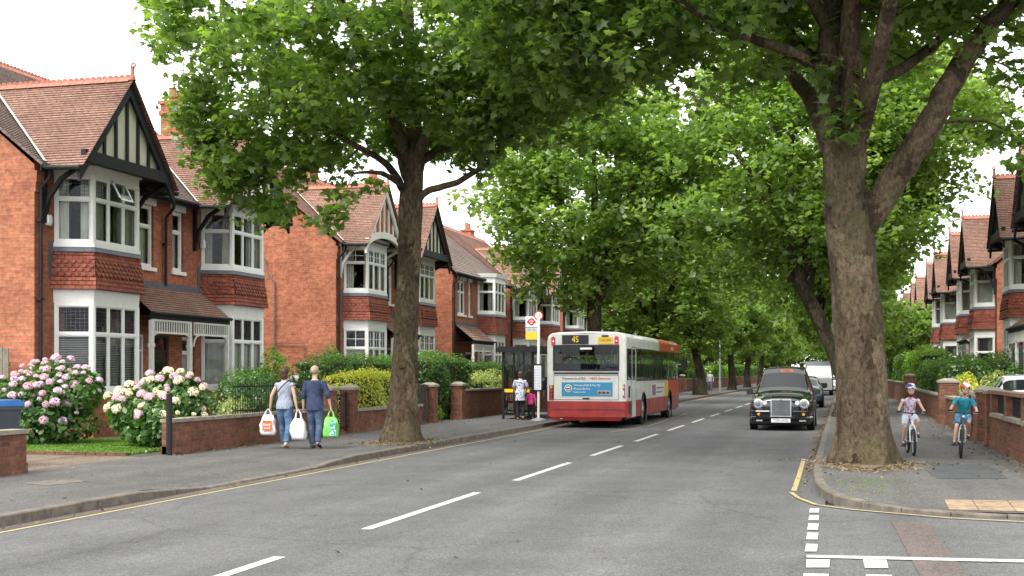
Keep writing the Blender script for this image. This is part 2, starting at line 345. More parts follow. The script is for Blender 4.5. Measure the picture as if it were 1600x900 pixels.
# ================================================================ ground, road, pavements
def sheet(name, pts, z, mat, kind='structure', label=None, cat=None, group=None):
    b = MB(); b.poly([(x, y, z) for x, y in pts]); o = b.obj(name, mat); return setp(o, label, cat, group, kind)
LK, RK, FAR = -8.67, -.46, 330
sheet('ground', [(-900, -300), (900, -300), (900, 1500), (-900, 1500)], -.04, 'soil')
sheet('road', [(-8.8, -30), (60, -30), (60, 16.0), (-.2, 16.0), (-.3, FAR), (-8.8, FAR)], 0, 'road')
cornR = [(60, 15.0), (1.98, 14.99), (1.18, 15.1), (.9, 15.2), (.48, 15.5), (.11, 15.88), (-.12, 16.35), (-.27, 17.0), (-.37, 18.2), (-.44, 20.5), (-.46, 24), (-.46, FAR)]
def slab(name, outline, z0, z1, mat, kind='structure'):
    b = MB(); b.poly([(x, y, z1) for x, y in outline])
    n = len(outline)
    for i in range(n):
        (x0, y0), (x1, y1) = outline[i], outline[(i + 1) % n]; b.poly([(x0, y0, z0), (x1, y1, z0), (x1, y1, z1), (x0, y0, z1)])
    return setp(b.obj(name, mat), kind=kind)
# left pavement: dropped at the driveway between y 15.2 and 20.6
def dropz(y): 
    for a, b_ in ((14.5, 1), (15.9, 0), (19.6, 0), (21.0, 1)): pass
    if y <= 14.5 or y >= 21.2: return .12
    if y < 15.9: return .12 - .095 * (y - 14.5) / 1.4
    if y <= 19.6: return .025
    return .025 + .095 * (y - 19.6) / 1.6
ys = [-30, 5, 10, 14.5, 15.2, 15.9, 17, 18.3, 19.6, 20.4, 21.2, 25, 30, 40, 60, 90, 140, FAR]
b = MB()
for y0, y1 in zip(ys, ys[1:]):
    z0, z1 = dropz(y0), dropz(y1)
    b.poly([(-10.2, y0, .12), (LK - .125, y0, z0), (LK - .125, y1, z1), (-10.2, y1, .12)])
    b.poly([(-12.3, y0, .12), (-10.2, y0, .12), (-10.2, y1, .12), (-12.3, y1, .12)])
setp(b.obj('pavement', 'pave'), kind='structure')
def kerbline(pts, zf, name, step=.92, w=.125, side=1):
    # individual kerbstones with fine gaps, laid along a line; inside = left of travel
    b = MB(); acc = [0]
    for p, q in zip(pts, pts[1:]): acc.append(acc[-1] + math.dist(p, q))
    def at(s):
        s = min(max(s, 0), acc[-1])
        for i in range(len(pts) - 1):
            if s <= acc[i + 1] + 1e-9:
                f = (s - acc[i]) / max(1e-9, acc[i + 1] - acc[i]); return Vector((pts[i][0] + (pts[i + 1][0] - pts[i][0]) * f, pts[i][1] + (pts[i + 1][1] - pts[i][1]) * f))
    s = 0; rr = random.Random(3)
    while s < acc[-1] - .05:
        e = min(s + step, acc[-1]); p, q = at(s + .006), at(e - .006); d = (q - p).normalized(); n = Vector((-d.y, d.x)) * w * side
        z0, z1 = zf(p.y) + rr.uniform(-.004, .004), zf(q.y) + rr.uniform(-.004, .004); ch = .015; m = n * (ch / w)
        prof = lambda c, z: [(c.x, c.y, -.03), (c.x, c.y, z - ch), (c.x + m.x, c.y + m.y, z), (c.x + n.x, c.y + n.y, z), (c.x + n.x, c.y + n.y, -.03)]
        A, B = prof(p, z0), prof(q, z1)
        for i in range(4): b.poly([A[i], B[i], B[i + 1], A[i + 1]])
        b.poly(A[::-1]); b.poly(B); s = e
        if s > 90: step = 5
    return setp(b.obj(name, 'kerb'), kind='structure')
kerbline([(LK, 5), (LK, FAR)], lambda y: dropz(y) + .004, 'kerb_left')
kerbline([(30, 14.97)] + cornR[1:], lambda y: (.124 if y > 16.6 else max(.035, .124 - (16.6 - y) * .05)), 'kerb_right', step=.6, side=-1)
# right pavement follows the corner
inn = [(x + .10, y + (.12 if y < 16 else .05)) for x, y in cornR]
inn = [(60, 15.12), (2.0, 15.12), (1.2, 15.22), (.95, 15.32), (.56, 15.6), (.2, 15.96), (-.01, 16.4), (-.15, 17.02), (-.247, 18.2), (-.317, 20.5), (-.337, 24), (-.337, FAR)]
zr = lambda y: .12 if y > 16.6 else max(.05, .12 - (16.6 - y) * .05)
b = MB(); b.poly([(1.2, 15.22, .05), (60, 15.12, .05), (60, 16.6, .12), (1.2, 16.6, .12)])
for p, q in zip(inn[2:7], inn[3:8]): b.poly([(1.2, 16.6, .12), (q[0], q[1], zr(q[1])), (p[0], p[1], zr(p[1]))])
b.poly([(x, y, .12) for x, y in [(1.2, 16.6), (60, 16.6), (60, 17.2), (3.2, 17.2), (3.2, FAR)] + inn[:6:-1]])
setp(b.obj('pavement_right', 'pave'), kind='structure')
# gardens and driveways
sheet('garden_ground', [(-60, -30), (-12.3, -30), (-12.3, 15.8), (-60, 15.8)], .115, 'soil')
sheet('garden_ground', [(-60, 20.2), (-12.3, 20.2), (-12.3, FAR), (-60, FAR)], .115, 'soil')
sheet('driveway', [(-60, 15.8), (-12.3, 15.8), (-12.3, 20.2), (-60, 20.2)], .119, 'drive')
sheet('garden_ground', [(3.2, 17.2), (60, 17.2), (60, FAR), (3.2, FAR)], .115, 'soil')
sheet('driveway', [(-17, 36.7), (-12.3, 36.7), (-12.3, 38.6), (-17, 38.6)], .124, 'drive')
def mark(name, pts, z, mat): return sheet(name, pts, z, mat)
# centre line dashes (4 m mark, 2 m gap), give-way marks, stop line
ds = [(4.2, 8.2)] + [(10.25 - 4, 10.25)] 
b = MB(); y = 6.3
for y0, y1 in [(6.3, 10.27), (12.29, 16.45), (18.41, 22.34), (24.32, 27.8), (29.6, 33.3)] + [(35.4 + 5.9 * i, 39.0 + 5.9 * i) for i in range(30)]:
    x = -4.86 + min(.1, (y0 - 6) * .004); b.poly([(x - .06, y0, .004), (x + .06, y0, .004), (x + .06, y1, .004), (x - .06, y1, .004)])
setp(b.obj('road_marking_centre', 'paint_white'), kind='structure')
b = MB()
for q in [[(-.37, 15.53), (-.26, 15.53), (-.26, 15.06), (-.37, 15.04)], [(-.36, 14.77), (-.25, 14.77), (-.25, 14.28), (-.36, 14.26)], [(-.35, 13.97), (-.24, 13.97), (-.24, 13.41), (-.35, 13.4)], [(-.34, 13.17), (-.23, 13.17), (-.23, 12.64), (-.34, 12.62)], [(-.33, 12.3), (-.22, 12.3), (-.22, 11.79), (-.33, 11.76)],
          [(-.31, 11.55), (6, 12.2), (6, 12.02), (-.3, 11.38)], [(-.3, 11.28), (-.1, 11.32), (-.1, 10.85), (-.29, 10.8)], [(.18, 11.40), (.38, 11.42), (.38, 10.94), (.19, 10.89)], [(-.3, 10.48), (-.1, 10.5), (-.1, 9.9), (-.3, 9.9)], [(.19, 10.55), (.39, 10.58), (.4, 9.95), (.19, 9.92)]]:
    b.poly([(x, y, .009) for x, y in q][::-1])
setp(b.obj('road_marking_junction', 'paint_white'), kind='structure')
def ribbon(b, pts, wd, z):
    P = [Vector(p) for p in pts]; L = []
    for i, p in enumerate(P):
        d = (P[min(i + 1, len(P) - 1)] - P[max(i - 1, 0)]).normalized(); n = Vector((-d.y, d.x)) * wd / 2; L.append((p + n, p - n))
    for (a, c), (e, f) in zip(L, L[1:]): b.poly([(c.x, c.y, z), (f.x, f.y, z), (e.x, e.y, z), (a.x, a.y, z)])
b = MB(); ribbon(b, [(-8.37, 3), (-8.37, 60)], .06, .004); ribbon(b, [(-8.37, 60), (-8.37, 150)], .09, .004)
ribbon(b, [(-.70, 24.46), (-.66, 20.5), (-.645, 17.83)], .075, .004)
ribbon(b, [(-.67, 17.5), (-.55, 16.75), (-.31, 15.95), (.11, 15.5), (.61, 15.2), (1.15, 14.88), (1.91, 14.7), (8, 14.6)], .06, .0125)
ribbon(b, [(-6.0, 50), (-5.75, 38), (-6.2, 34)], .05, .005)
setp(b.obj('road_marking_yellow', 'paint_yellow'), kind='structure')
mark('road_patch', [(.53, 14.45), (.92, 14.45), (.99, 10.5), (.62, 10.4)], .0045, 'patch_brown')
mark('pavement_patch', [(1.23, 22.4), (2.35, 21.9), (2.32, 19.2), (1.32, 18.94)], .1243, 'patch_dark')
b = MB(); b.poly([(1.21, 15.32, .06), (4.2, 15.32, .06), (4.2, 16.3, .109), (1.21, 16.1, .1)]); setp(b.obj('tactile_paving', 'slabtan'), kind='structure')
b = MB(); b.poly([(x, y, .008 + .12 - (x + 10.2) / 1.405 * (.12 - dropz(y)) if x > -10.2 else .124) for x, y in [(-10.95, 14.9), (-10.8, 15.5), (-10.25, 15.5), (-10.35, 14.7)]][::-1]); setp(b.obj('pavement_slab', 'kerb'), kind='structure')
mark('gutter_strip', [(-8.66, 3), (-8.45, 3), (-8.45, 120), (-8.66, 120)], .0035, 'patch_brown')
mark('gutter_strip', [(-.44, 21), (-.30 - .35, 21), (-.30 - .35, 100), (-.44, 100)], .0035, 'patch_brown')
# lawn with real blades, a brick edging and soil
sheet('lawn', [(-16.6, 20.6), (-12.9, 20.6), (-12.75, 24.8), (-16.6, 24.8)], .135, plain('lawn_soil', (.06, .12, .025), .95, .3, 3))
rng = np.random.default_rng(5); n = 26000
P = np.stack([rng.uniform(-16.6, -12.8, n), rng.uniform(20.6, 24.8, n), np.full(n, .15)], 1)
nr = rng.normal(0, 1, (n, 3)); nr[:, 2] = .35
link('grass', leaves('grass', P, .055, 'grass', KITE, .25, rng, nr), kind='stuff', label='short mown grass of the small front lawn between the hydrangeas')
b = MB()
for i in range(18): b.box(-16.6 + i * .215, 20.42, .1, -16.6 + i * .215 + .2, 20.56, .165)
setp(b.obj('lawn_edging', 'brick_wall'), 'low brick edging along the front of the small lawn', 'edging')
# dry leaf litter and loose leaves
rng = np.random.default_rng(11)
def litter(areas, size, name, label, z=.13, tm=KITE):
    Ps = []
    for (cx, cy, rx, ry, n) in areas:
        a = rng.uniform(0, 6.283, n); r = (.45 + np.abs(rng.normal(0, .36, n))) * (1 + .22 * np.sin(a * 3 + cx) + .12 * np.sin(a * 7)); Ps.append(np.stack([cx + rx * r * np.cos(a), cy + ry * r * np.sin(a), z + rng.uniform(0, .015, n)], 1))
    return link(name, leaves(name, np.concatenate(Ps), size, 'litter', tm, .3, rng), kind='stuff', label=label)
litter([(.45, 21.5, .85, 1.4, 2400), (-9.3, 25.9, .7, 1.4, 1800)], .045, 'leaf_litter', 'dry brown leaf litter heaped round the tree feet', .128)
P = np.concatenate([np.stack([rng.uniform(-12.0, -8.9, 260), rng.uniform(10, 60, 260), np.full(260, .132)], 1),
    np.stack([rng.uniform(-.3, 3.0, 200), rng.uniform(17, 40, 200), np.full(200, .132)], 1),
    np.stack([2.95 - np.abs(rng.normal(0, .25, 500)), rng.uniform(20, 45, 500), np.full(500, .132)], 1),
    np.stack([-12.0 + np.abs(rng.normal(0, .12, 400)), rng.uniform(20.7, 45, 400), np.full(400, .132)], 1),
    np.stack([rng.uniform(-8.6, -8.5, 160), rng.uniform(10, 60, 160), np.full(160, .012)], 1),
    np.stack([-.50 - np.abs(rng.normal(0, .07, 700)), rng.uniform(16.6, 60, 700), np.full(700, .012)], 1),
    np.stack([rng.uniform(-8, 3, 60), rng.uniform(10, 30, 60), np.full(60, .012)], 1) * np.array([1, 1, 1])])
P = P[~((P[:, 1] < 17.2) & (P[:, 2] > .1) & (P[:, 0] > -5))]
P = P[~((P[:, 1] > 14) & (P[:, 1] < 21.5) & (P[:, 2] > .1) & (P[:, 0] > -10.2) & (P[:, 0] < -8))]
link('fallen_leaves', leaves('fallen_leaves', P, .055, 'litter', OVAL, .25, rng), kind='stuff', label='scattered fallen leaves along the gutters and walls')
P = rng.normal(0, 1, (420, 3)) * np.array([.35, .8, .004]) + np.array([.45, 17.75, .128]); P[:, 2] = .127
link('moss', leaves('moss', P, .025, 'leaf_lime', KITE, .2, rng), kind='stuff', label='yellow green moss on the pavement corner')

for (cx, cyy, rx, ry) in ((.5, 21.7, .95, 1.5), (-9.35, 25.9, .72, 1.35)):
    sheet('soil_patch', [(max(-.33 if cx > 0 else -99, min(-8.8 if cx < 0 else 99, cx + rx * (1 + .14 * math.sin(5 * t) + .1 * math.sin(9 * t + 1)) * math.cos(t))), cyy + ry * (1 + .12 * math.sin(4 * t + 2)) * math.sin(t)) for t in [i * math.pi / 20 for i in range(40)]], .1238, 'drive')
# ================================================================ houses
def courses(b, A, B, Cc, D, step=.1, lift=.022, m=0):
    """tile courses on the slope A-B (bottom) D-C (top); each course lifts at its lower edge"""
    A, B, Cc, D = map(Vector, (A, B, Cc, D)); n = (B - A).cross(D - A)
    if n.length < 1e-6: n = (B - A).cross(Cc - A)
    n.normalize(); h = ((D + Cc) / 2 - (A + B) / 2).length; N = max(2, round(h / step))
    for i in range(N):
        s0, s1 = i / N, min(1, (i + 1) / N); P0, P1, P2, P3 = A.lerp(D, s0), B.lerp(Cc, s0), B.lerp(Cc, s1), A.lerp(D, s1)
        b.poly([P0 + n * lift, P1 + n * lift, P2 + n * .003, P3 + n * .003], m)
        b.poly([P0 - n * .01, P1 - n * .01, P1 + n * lift, P0 + n * lift], m)
def fb(b, p0, u, n, u0, u1, z0, z1, d0, d1, m=0):
    """box in facet coordinates: along u, up z, out along n"""
    f = lambda a, d, z: (p0[0] + u[0] * a + n[0] * d, p0[1] + u[1] * a + n[1] * d, z)
    return b.hexa([f(u0, d1, z0), f(u1, d1, z0), f(u1, d0, z0), f(u0, d0, z0), f(u0, d1, z1), f(u1, d1, z1), f(u1, d0, z1), f(u0, d0, z1)], m)
def facet(p0, p1):
    p0, p1 = Vector(p0), Vector(p1); L = (p1 - p0).length; u = (p1 - p0) / L; return p0, u, Vector((u.y, -u.x)), L
def window(fr, gl, cu, p0, p1, z0, z1, cols, tr=None, bars=0, t=.06, drape='curtain', rnd=None, tbar=True):
    p0, u, n, L = facet(p0, p1); e = .07
    fb(fr, p0, u, n, 0, L, z0, z0 + e, -.05, .03); fb(fr, p0, u, n, 0, L, z1 - e, z1, -.05, .03)
    fb(fr, p0, u, n, 0, e, z0 + e, z1 - e, -.05, .028); fb(fr, p0, u, n, L - e, L, z0 + e, z1 - e, -.05, .028)
    for i in range(1, cols):
        a = L * i / cols; fb(fr, p0, u, n, a - t / 2, a + t / 2, z0 + e, z1 - e, -.045, .022)
    if tr: fb(fr, p0, u, n, e, L - e, tr - t / 2, tr + t / 2, -.046, .026)
    cw = L / cols
    for i in range(cols):        # inner sash rims
        for (a, c_) in ((z0 + e, (tr or z1) - t / 2), ((tr or 0) + t / 2, z1 - e)):
            if not tr and a < z0: continue
            if c_ - a < .1: continue
            x0, x1 = i * cw + (e if i == 0 else t / 2), (i + 1) * cw - (e if i == cols - 1 else t / 2); s = .028
            fb(fr, p0, u, n, x0, x0 + s, a, c_, -.04, .005); fb(fr, p0, u, n, x1 - s, x1, a, c_, -.04, .005)
            fb(fr, p0, u, n, x0 + s, x1 - s, a, a + s, -.04, .004); fb(fr, p0, u, n, x0 + s, x1 - s, c_ - s, c_, -.04, .004)
            if bars and a > z0 + e + .01:
                for q in range(1, 2): fb(fr, p0, u, n, (x0 + x1) / 2 - .011, (x0 + x1) / 2 + .011, a, c_, -.03, 0)
                fb(fr, p0, u, n, x0, x1, (a + c_) / 2 - .011, (a + c_) / 2 + .011, -.03, .001)
    f = lambda a, z, d: (p0.x + u.x * a + n.x * d, p0.y + u.y * a + n.y * d, z)
    gl.poly([f(.03, z0 + .03, -.022), f(L - .03, z0 + .03, -.022), f(L - .03, z1 - .03, -.022), f(.03, z1 - .03, -.022)])
    if tr and tbar:   # leaded top lights: a fine lattice
        k = .1; zz = tr + t / 2
        a = e
        while a < L - e: fb(cu[2], p0, u, n, a - .004, a + .004, zz, z1 - e, -.021, -.016); a += k
        z = zz + .08
        while z < z1 - e: fb(cu[2], p0, u, n, e, L - e, z - .004, z + .004, -.0205, -.0165); z += .085
    if drape == 'curtain':
        rnd = rnd or random; wd = L * (rnd.uniform(.30, .42) if cols > 1 else rnd.uniform(.34, .44)); zt = z1 - .05
        for a0, a1 in ((.02, wd), (L - wd, L - .02)):
            if rnd.random() < .08: continue
            N = 14; prev = None
            for i in range(N + 1):
                a = a0 + (a1 - a0) * i / N; d = -.16 - .03 * math.sin(i * 2.1)
                if prev: cu[0].poly([f(prev[0], z0 + .03, prev[1]), f(a, z0 + .03, d), f(a, zt, d), f(prev[0], zt, prev[1])])
                prev = (a, d)
    elif drape == 'net':
        N = int(L / .05); prev = None
        for i in range(N + 1):
            a = .03 + (L - .06) * i / N; d = -.13 - .018 * math.sin(i * 1.9)
            if prev: cu[0].poly([f(prev[0], z0 + .03, prev[1]), f(a, z0 + .03, d), f(a, (tr or z1), d), f(prev[0], (tr or z1), prev[1])])
            prev = (a, d)
    elif drape == 'blind':
        z = z0 + .06
        while z < (tr or z1) - .04:
            cu[1].poly([f(.06, z, -.10), f(L - .06, z, -.10), f(L - .06, z + .022, -.135), f(.06, z + .022, -.135)]); z += .042
def wall_open(b, x0, x1, z0, z1, ops, y=0, rev=.12, m=0):
    xs = sorted({x0, x1, *[v for o in ops for v in o[:2]]}); zs = sorted({z0, z1, *[v for o in ops for v in o[2:]]})
    for a, c_ in zip(xs, xs[1:]):
        for d, e in zip(zs, zs[1:]):
            mx, mz = (a + c_) / 2, (d + e) / 2
            if any(o[0] < mx < o[1] and o[2] < mz < o[3] for o in ops): continue
            b.poly([(a, y, d), (c_, y, d), (c_, y, e), (a, y, e)], m)
    for o in ops:
        a, c_, d, e = o
        b.poly([(a, y, d), (a, y, e), (a, y + rev, e), (a, y + rev, d)], m); b.poly([(c_, y, e), (c_, y, d), (c_, y + rev, d), (c_, y + rev, e)], m)
        b.poly([(a, y, e), (c_, y, e), (c_, y + rev, e), (a, y + rev, e)], m); b.poly([(c_, y, d), (a, y, d), (a, y + rev, d), (c_, y + rev, d)], m)
def ridge_tiles(b, p, q, crest=True, m=0):
    p, q = Vector(p), Vector(q); L = (q - p).length; d = (q - p) / L; s = Vector((-d.y, d.x, 0)); n = int(L / .3); st = L / max(1, n)
    for i in range(n):
        a, c_ = p + d * (st * i + .004), p + d * (st * (i + 1) - .004)
        for sg in (-1, 1): b.poly([a + s * sg * .12 - Vector((0, 0, .08)), c_ + s * sg * .12 - Vector((0, 0, .08)), c_ + Vector((0, 0, .05)), a + Vector((0, 0, .05))][::sg], m)
        if crest:
            for k in (.25, .75):
                e = p + d * (st * (i + k)); b.tube([e + Vector((0, 0, .04)) - s * .015, e + Vector((0, 0, .04)) + s * .015], st * .24, 8, m)
def house(W, bays, style, gstyle, D=8.6, name='brick_house', eave=6.3, narrow=(), porch=None, drapes=('curtain', 'blind', 'curtain', 'curtain'),
          chim=(), detail=True, seed=1, wb=1.9, gz=8.55, bars=False, flat_win=()):
    """pair of houses; local x along the front, -y towards the street, z up"""
    rnd = random.Random(seed); root = empty(name); G = .0; ridge_y, ridge_z = 4.3, eave + .783 * 4.6
    slope = .783; yv = lambda z: -.3 + (z - eave) / slope
    st = .1 if detail else .2
    wl = MB(); ops = []
    for bc in bays: ops += [(bc - wb / 2 + .05, bc + wb / 2 - .05, 1.15, 3.2), (bc - wb / 2 + .05, bc + wb / 2 - .05, 4.55, 6.1)]
    for (a, c_) in narrow: ops.append((a, c_, 4.35, 6.0))
    for (a, c_, d, e) in flat_win: ops.append((a, c_, d, e))
    if porch:
        for k, (a, c_, kind) in enumerate(porch['doors']): ops.append((a, c_, .15 if kind != 'win' else .9, 2.55))
    wall_open(wl, 0, W, 0, eave + .1, ops)
    for sg, x in ((-1, 0), (1, W)):
        pts = [(x, 0, 0), (x, 0, eave), (x, ridge_y, ridge_z - .05), (x, D, eave), (x, D, 0)]; wl.poly(pts if sg > 0 else pts[::-1], 1)
    wl.poly([(W, D, 0), (0, D, 0), (0, D, eave), (W, D, eave)], 1)
    # string course + corbelled corner
    wl.box(-.02, -.045, eave - .62, .30, -.002, eave - .15, 1); wl.box(-.02, -.075, eave - .4, .30, -.046, eave - .15, 1)
    wl.box(W - .30, -.045, eave - .62, W + .02, -.002, eave - .15, 1)
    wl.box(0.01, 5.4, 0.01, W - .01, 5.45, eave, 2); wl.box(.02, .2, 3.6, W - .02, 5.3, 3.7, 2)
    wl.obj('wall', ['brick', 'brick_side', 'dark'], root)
    # main roof
    rf = MB(); e0 = -.3
    courses(rf, (-.12, e0, eave), (W + .12, e0, eave), (W + .12, ridge_y, ridge_z), (-.12, ridge_y, ridge_z), st * 1.0)
    courses(rf, (W + .12, D + .3, eave), (-.12, D + .3, eave), (-.12, ridge_y, ridge_z), (W + .12, ridge_y, ridge_z), .3)
    for x in (-.12, W + .12):
        for ya, yb in ((e0, ridge_y), (D + .3, ridge_y)): rf.beam((x, ya, eave - .03), (x, yb, ridge_z - .03), .05, .06)
    roof = rf.obj('roof', 'tile2' if style != 'clay' else 'tile', root)
    rt = MB(); ridge_tiles(rt, (-.12, ridge_y, ridge_z), (W + .12, ridge_y, ridge_z), detail)
    rt.obj('ridge_tile', 'ridge', roof)
    for (cx, cyy, ht) in chim:
        c_ = MB(); c_.box(cx - .45, cyy - .3, ridge_z - 1.6, cx + .45, cyy + .3, ridge_z + ht); c_.box(cx - .5, cyy - .35, ridge_z + ht - .35, cx + .5, cyy + .35, ridge_z + ht - .2)
        c_.box(cx - .52, cyy - .37, ridge_z + ht, cx + .52, cyy + .37, ridge_z + ht + .1)
        for k in (-.25, .22): c_.tube([(cx + k, cyy, ridge_z + ht + .1), (cx + k, cyy, ridge_z + ht + .5), (cx + k, cyy, ridge_z + ht + .52)], [.13, .11, .14], 10, 1)
        c_.obj('chimney', ['brick_side', 'ridge'], roof)
        ar = MB(); ar.tube([(cx + .4, cyy, ridge_z + ht), (cx + .4, cyy, ridge_z + ht + 1.5)], .018, 5); ar.beam((cx - .2, cyy, ridge_z + ht + 1.45), (cx + .9, cyy, ridge_z + ht + 1.45), .02, .02)
        for k in range(5): ar.beam((cx - .1 + k * .22, cyy - .18, ridge_z + ht + 1.45), (cx - .1 + k * .22, cyy + .18, ridge_z + ht + 1.45), .012, .012)
        ar.obj('aerial', 'metal', roof)
    # gutters + downpipes
    edges = [-.15] + [v for bc, gs in zip(bays, gstyle) if gs for v in (bc - 1.95, bc + 1.95)] + [W + .15]
    for a, c_ in zip(edges[::2], edges[1::2]):
        if c_ - a > .12: gt = MB(); gt.tube([(a, e0 - .07, eave - .06), (c_, e0 - .07, eave - .06)], .06, 8); gt.box(a, e0 + .01, eave - .18, c_, e0 + .035, eave - .04); gt.obj('gutter', 'black', root)
    for x in ([.12] + ([(narrow[0][1] + narrow[-1][0]) / 2] if len(narrow) > 1 else [])):
        dp = MB(); zb = .2 if x < 1 else 3.9
        dp.tube([(x, e0 - .05, eave - .1), (x, e0 - .02, eave - .3), (x, -.09, eave - .55), (x, -.08, zb)], .042, 8)
        for z in (1.5, 3.2, 5.0):
            if z > zb: dp.box(x - .07, -.13, z, x + .07, -.003, z + .05)
        dp.obj('drainpipe', 'black', root)
    wc = 'white'
    for bi, (bc, gs) in enumerate(zip(bays, gstyle)):
        h = wb / 2; c_ = .36; d = .8
        plan = [(bc - h - c_, -.005), (bc - h, -d), (bc + h, -d), (bc + h + c_, -.005)]
        def off(k, plan=plan, h=h, c_=c_, d=d, bc=bc): return [(bc - h - c_ - k, -.005), (bc - h - k * .7, -d - k), (bc + h + k * .7, -d - k), (bc + h + c_ + k, -.005)]
        dr = drapes[bi * 2:bi * 2 + 2] if len(drapes) >= bi * 2 + 2 else ('curtain', 'curtain')
        for lev, (z0, z1, tr) in enumerate(((1.12, 3.18, 2.45), (4.58, 6.18, 5.62))):
            bay = empty('bay_window'); bay.parent = root; fr, gl, cu = MB(), MB(), (MB(), MB(), MB())
            cc = (1, 3, 1)
            for k in range(3):
                window(fr, gl, cu, plan[k], plan[k + 1], z0, z1, cc[k], tr, bars=bars, drape=dr[1 - lev], rnd=rnd)
            o = off(.07)
            for k in range(3):      # sill
                p0, u, n, L = facet(off(.06)[k], off(.06)[k + 1]); fb(fr, p0, u, n, 0, L, z0 - .09, z0, -.12, .0)
            for p in plan[1:3]: fr.tube([(p[0], p[1] + .03, z0), (p[0], p[1] + .03, z1)], .075, 6)
            for k in (1, 2):
                p = plan[k]; fr.tube([(p[0], p[1] + .02, z0), (p[0], p[1] + .02, z1)], .07, 8)
            if lev == 1 and detail and bi == 0 and seed == 1:   # the open top light
                p0, u, n, L = facet(plan[1], plan[2]); a0, a1 = L * .36, L * .66; zt, zb2 = 6.12, 5.66
                for (x0, x1, za, zb_) in ((a0, a0 + .05, 0, 1), (a1 - .05, a1, 0, 1), (a0, a1, 0, .1), (a0, a1, .9, 1)):
                    q = lambda a, s, dd: (p0.x + u.x * a + n.x * (.04 + (1 - s) * .24 + dd), p0.y + u.y * a + n.y * (.04 + (1 - s) * .24 + dd), zb2 + .03 + s * (zt - zb2))
                    fr.hexa([q(x0, za, .03), q(x1, za, .03), q(x1, za, 0), q(x0, za, 0), q(x0, zb_, .03), q(x1, zb_, .03), q(x1, zb_, 0), q(x0, zb_, 0)])
                gl.poly([q(a0, 0, .012), q(a1, 0, .012), q(a1, 1, .012), q(a0, 1, .012)])
            fr.obj('frame', wc, bay); gl.obj('glass', 'glass', bay)
            if cu[0].v: cu[0].obj('curtain', 'curtain', bay)
            if cu[1].v: cu[1].obj('blind', 'blind', bay)
            if cu[2].v and detail: cu[2].obj('leaded_light', 'lead', bay)
            cn = MB()
            for z0, z1, k0, k1 in (((3.18, 3.5, .03, .05),) if lev == 0 else ((6.18, 6.36, .03, .04), (6.36, 6.56, .09, .14))):
                A, B = off(k0), off(k1)
                for k in range(3):
                    cn.poly([(*A[k], z0), (*A[k + 1], z0), (*B[k + 1], z1), (*B[k], z1)])
                cn.poly([(*p, z0) for p in A][::-1]); cn.poly([(*p, z1) for p in B])
            cn.obj('cornice', 'white', bay)
        bs = MB()
        for k in range(3):
            p0, u, n, L = facet(plan[k], plan[k + 1]); fb(bs, p0, u, n, 0, L, 0, 1.03, -.2, 0)
        bs.obj('bay_base', 'brick', root)
        sk = MB(); bot, top = off(.16), off(.05)
        for k in range(3):
            A, B, T1, T0 = (*bot[k], 3.5), (*bot[k + 1], 3.5), (*top[k + 1], 4.4), (*top[k], 4.4)
            courses(sk, A, B, T1, T0, .1, .02)
            if detail:           # band of pointed tiles
                A, B, T1, T0 = map(Vector, (A, B, T1, T0)); nn = (B - A).cross(T0 - A).normalized()
                for r_ in range(4):
                    s1 = .36 + .11 * r_ + .11; s0 = s1 - .15; e1, e2 = A.lerp(T0, s1), B.lerp(T1, s1); f1, f2 = A.lerp(T0, s0), B.lerp(T1, s0); L = (e2 - e1).length; N = max(2, round(L / .17))
                    for i in range(-1, N):
                        a = (i + (.5 if r_ % 2 else 0)) / N; c2 = a + 1 / N
                        if a < 0 or c2 > 1.001: continue
                        m_ = (a + c2) / 2; sk.poly([e1.lerp(e2, a + .002) + nn * .022, (f1.lerp(f2, a + .002) * .45 + e1.lerp(e2, a + .002) * .55) + nn * .034, f1.lerp(f2, m_) + nn * .042, (f1.lerp(f2, c2 - .002) * .45 + e1.lerp(e2, c2 - .002) * .55) + nn * .034, e1.lerp(e2, c2 - .002) + nn * .022][::1], 1)
                        sk.poly([(f1.lerp(f2, a) * .45 + e1.lerp(e2, a) * .55) - nn * .0 + nn*.005, f1.lerp(f2, m_) + nn * .005, f1.lerp(f2, m_) + nn * .042, (f1.lerp(f2, a) * .45 + e1.lerp(e2, a) * .55) + nn * .034], 2)
        sk.obj('tile_skirt', ['hung', 'hung', 'dark'], root)
        ld = MB(); A, B = off(.10), off(.05)
        for k in range(3): ld.poly([(*A[k], 4.38), (*A[k + 1], 4.38), (*B[k + 1], 4.5), (*B[k], 4.5)])
        ld.poly([(*p, 4.5) for p in B]); ld.box(bc - h - c_ - .22, -.02, 3.75, bc - h - c_ - .06, -.002, 4.6); ld.obj('lead_flashing', 'lead', root)
        if not gs: continue
        # cross gable
        gf = 1.2; hs_ = 1.95; zf = eave; za = gz; ga = empty('gable'); ga.parent = root
        bm = 'black' if gs in ('black', 'darkpanel') else 'offwhite'; tm = 'black' if gs != 'brick' else 'offwhite'; pm = 'brick' if gs == 'brick' else 'cream'
        pn = MB(); y = -gf + .12; zt = zf + .33
        pn.poly([(bc - hs_ + .3, y, zt), (bc + hs_ - .3, y, zt), (bc, y, za - .15)]); pn.obj('gable_panel', pm, ga)
        sf = MB(); sf.poly([(bc - hs_, -gf + .1, zf + .1), (bc - hs_, -.002, zf + .1), (bc + hs_, -.002, zf + .1), (bc + hs_, -gf + .1, zf + .1)]); sf.obj('soffit', 'black', ga)
        tb = MB()
        for k in range(-3, 4):
            x = k * .48; zz = zt + (za - .2 - zt) * (1 - abs(x) / (hs_ - .2)) 
            if zz > zt + .1: tb.box(bc + x - .045, y - .05, zt - .02, bc + x + .045, y - .002, zz)
        tb.obj('timber', tm, ga)
        bb = MB(); sl_ = (za - zf) / hs_
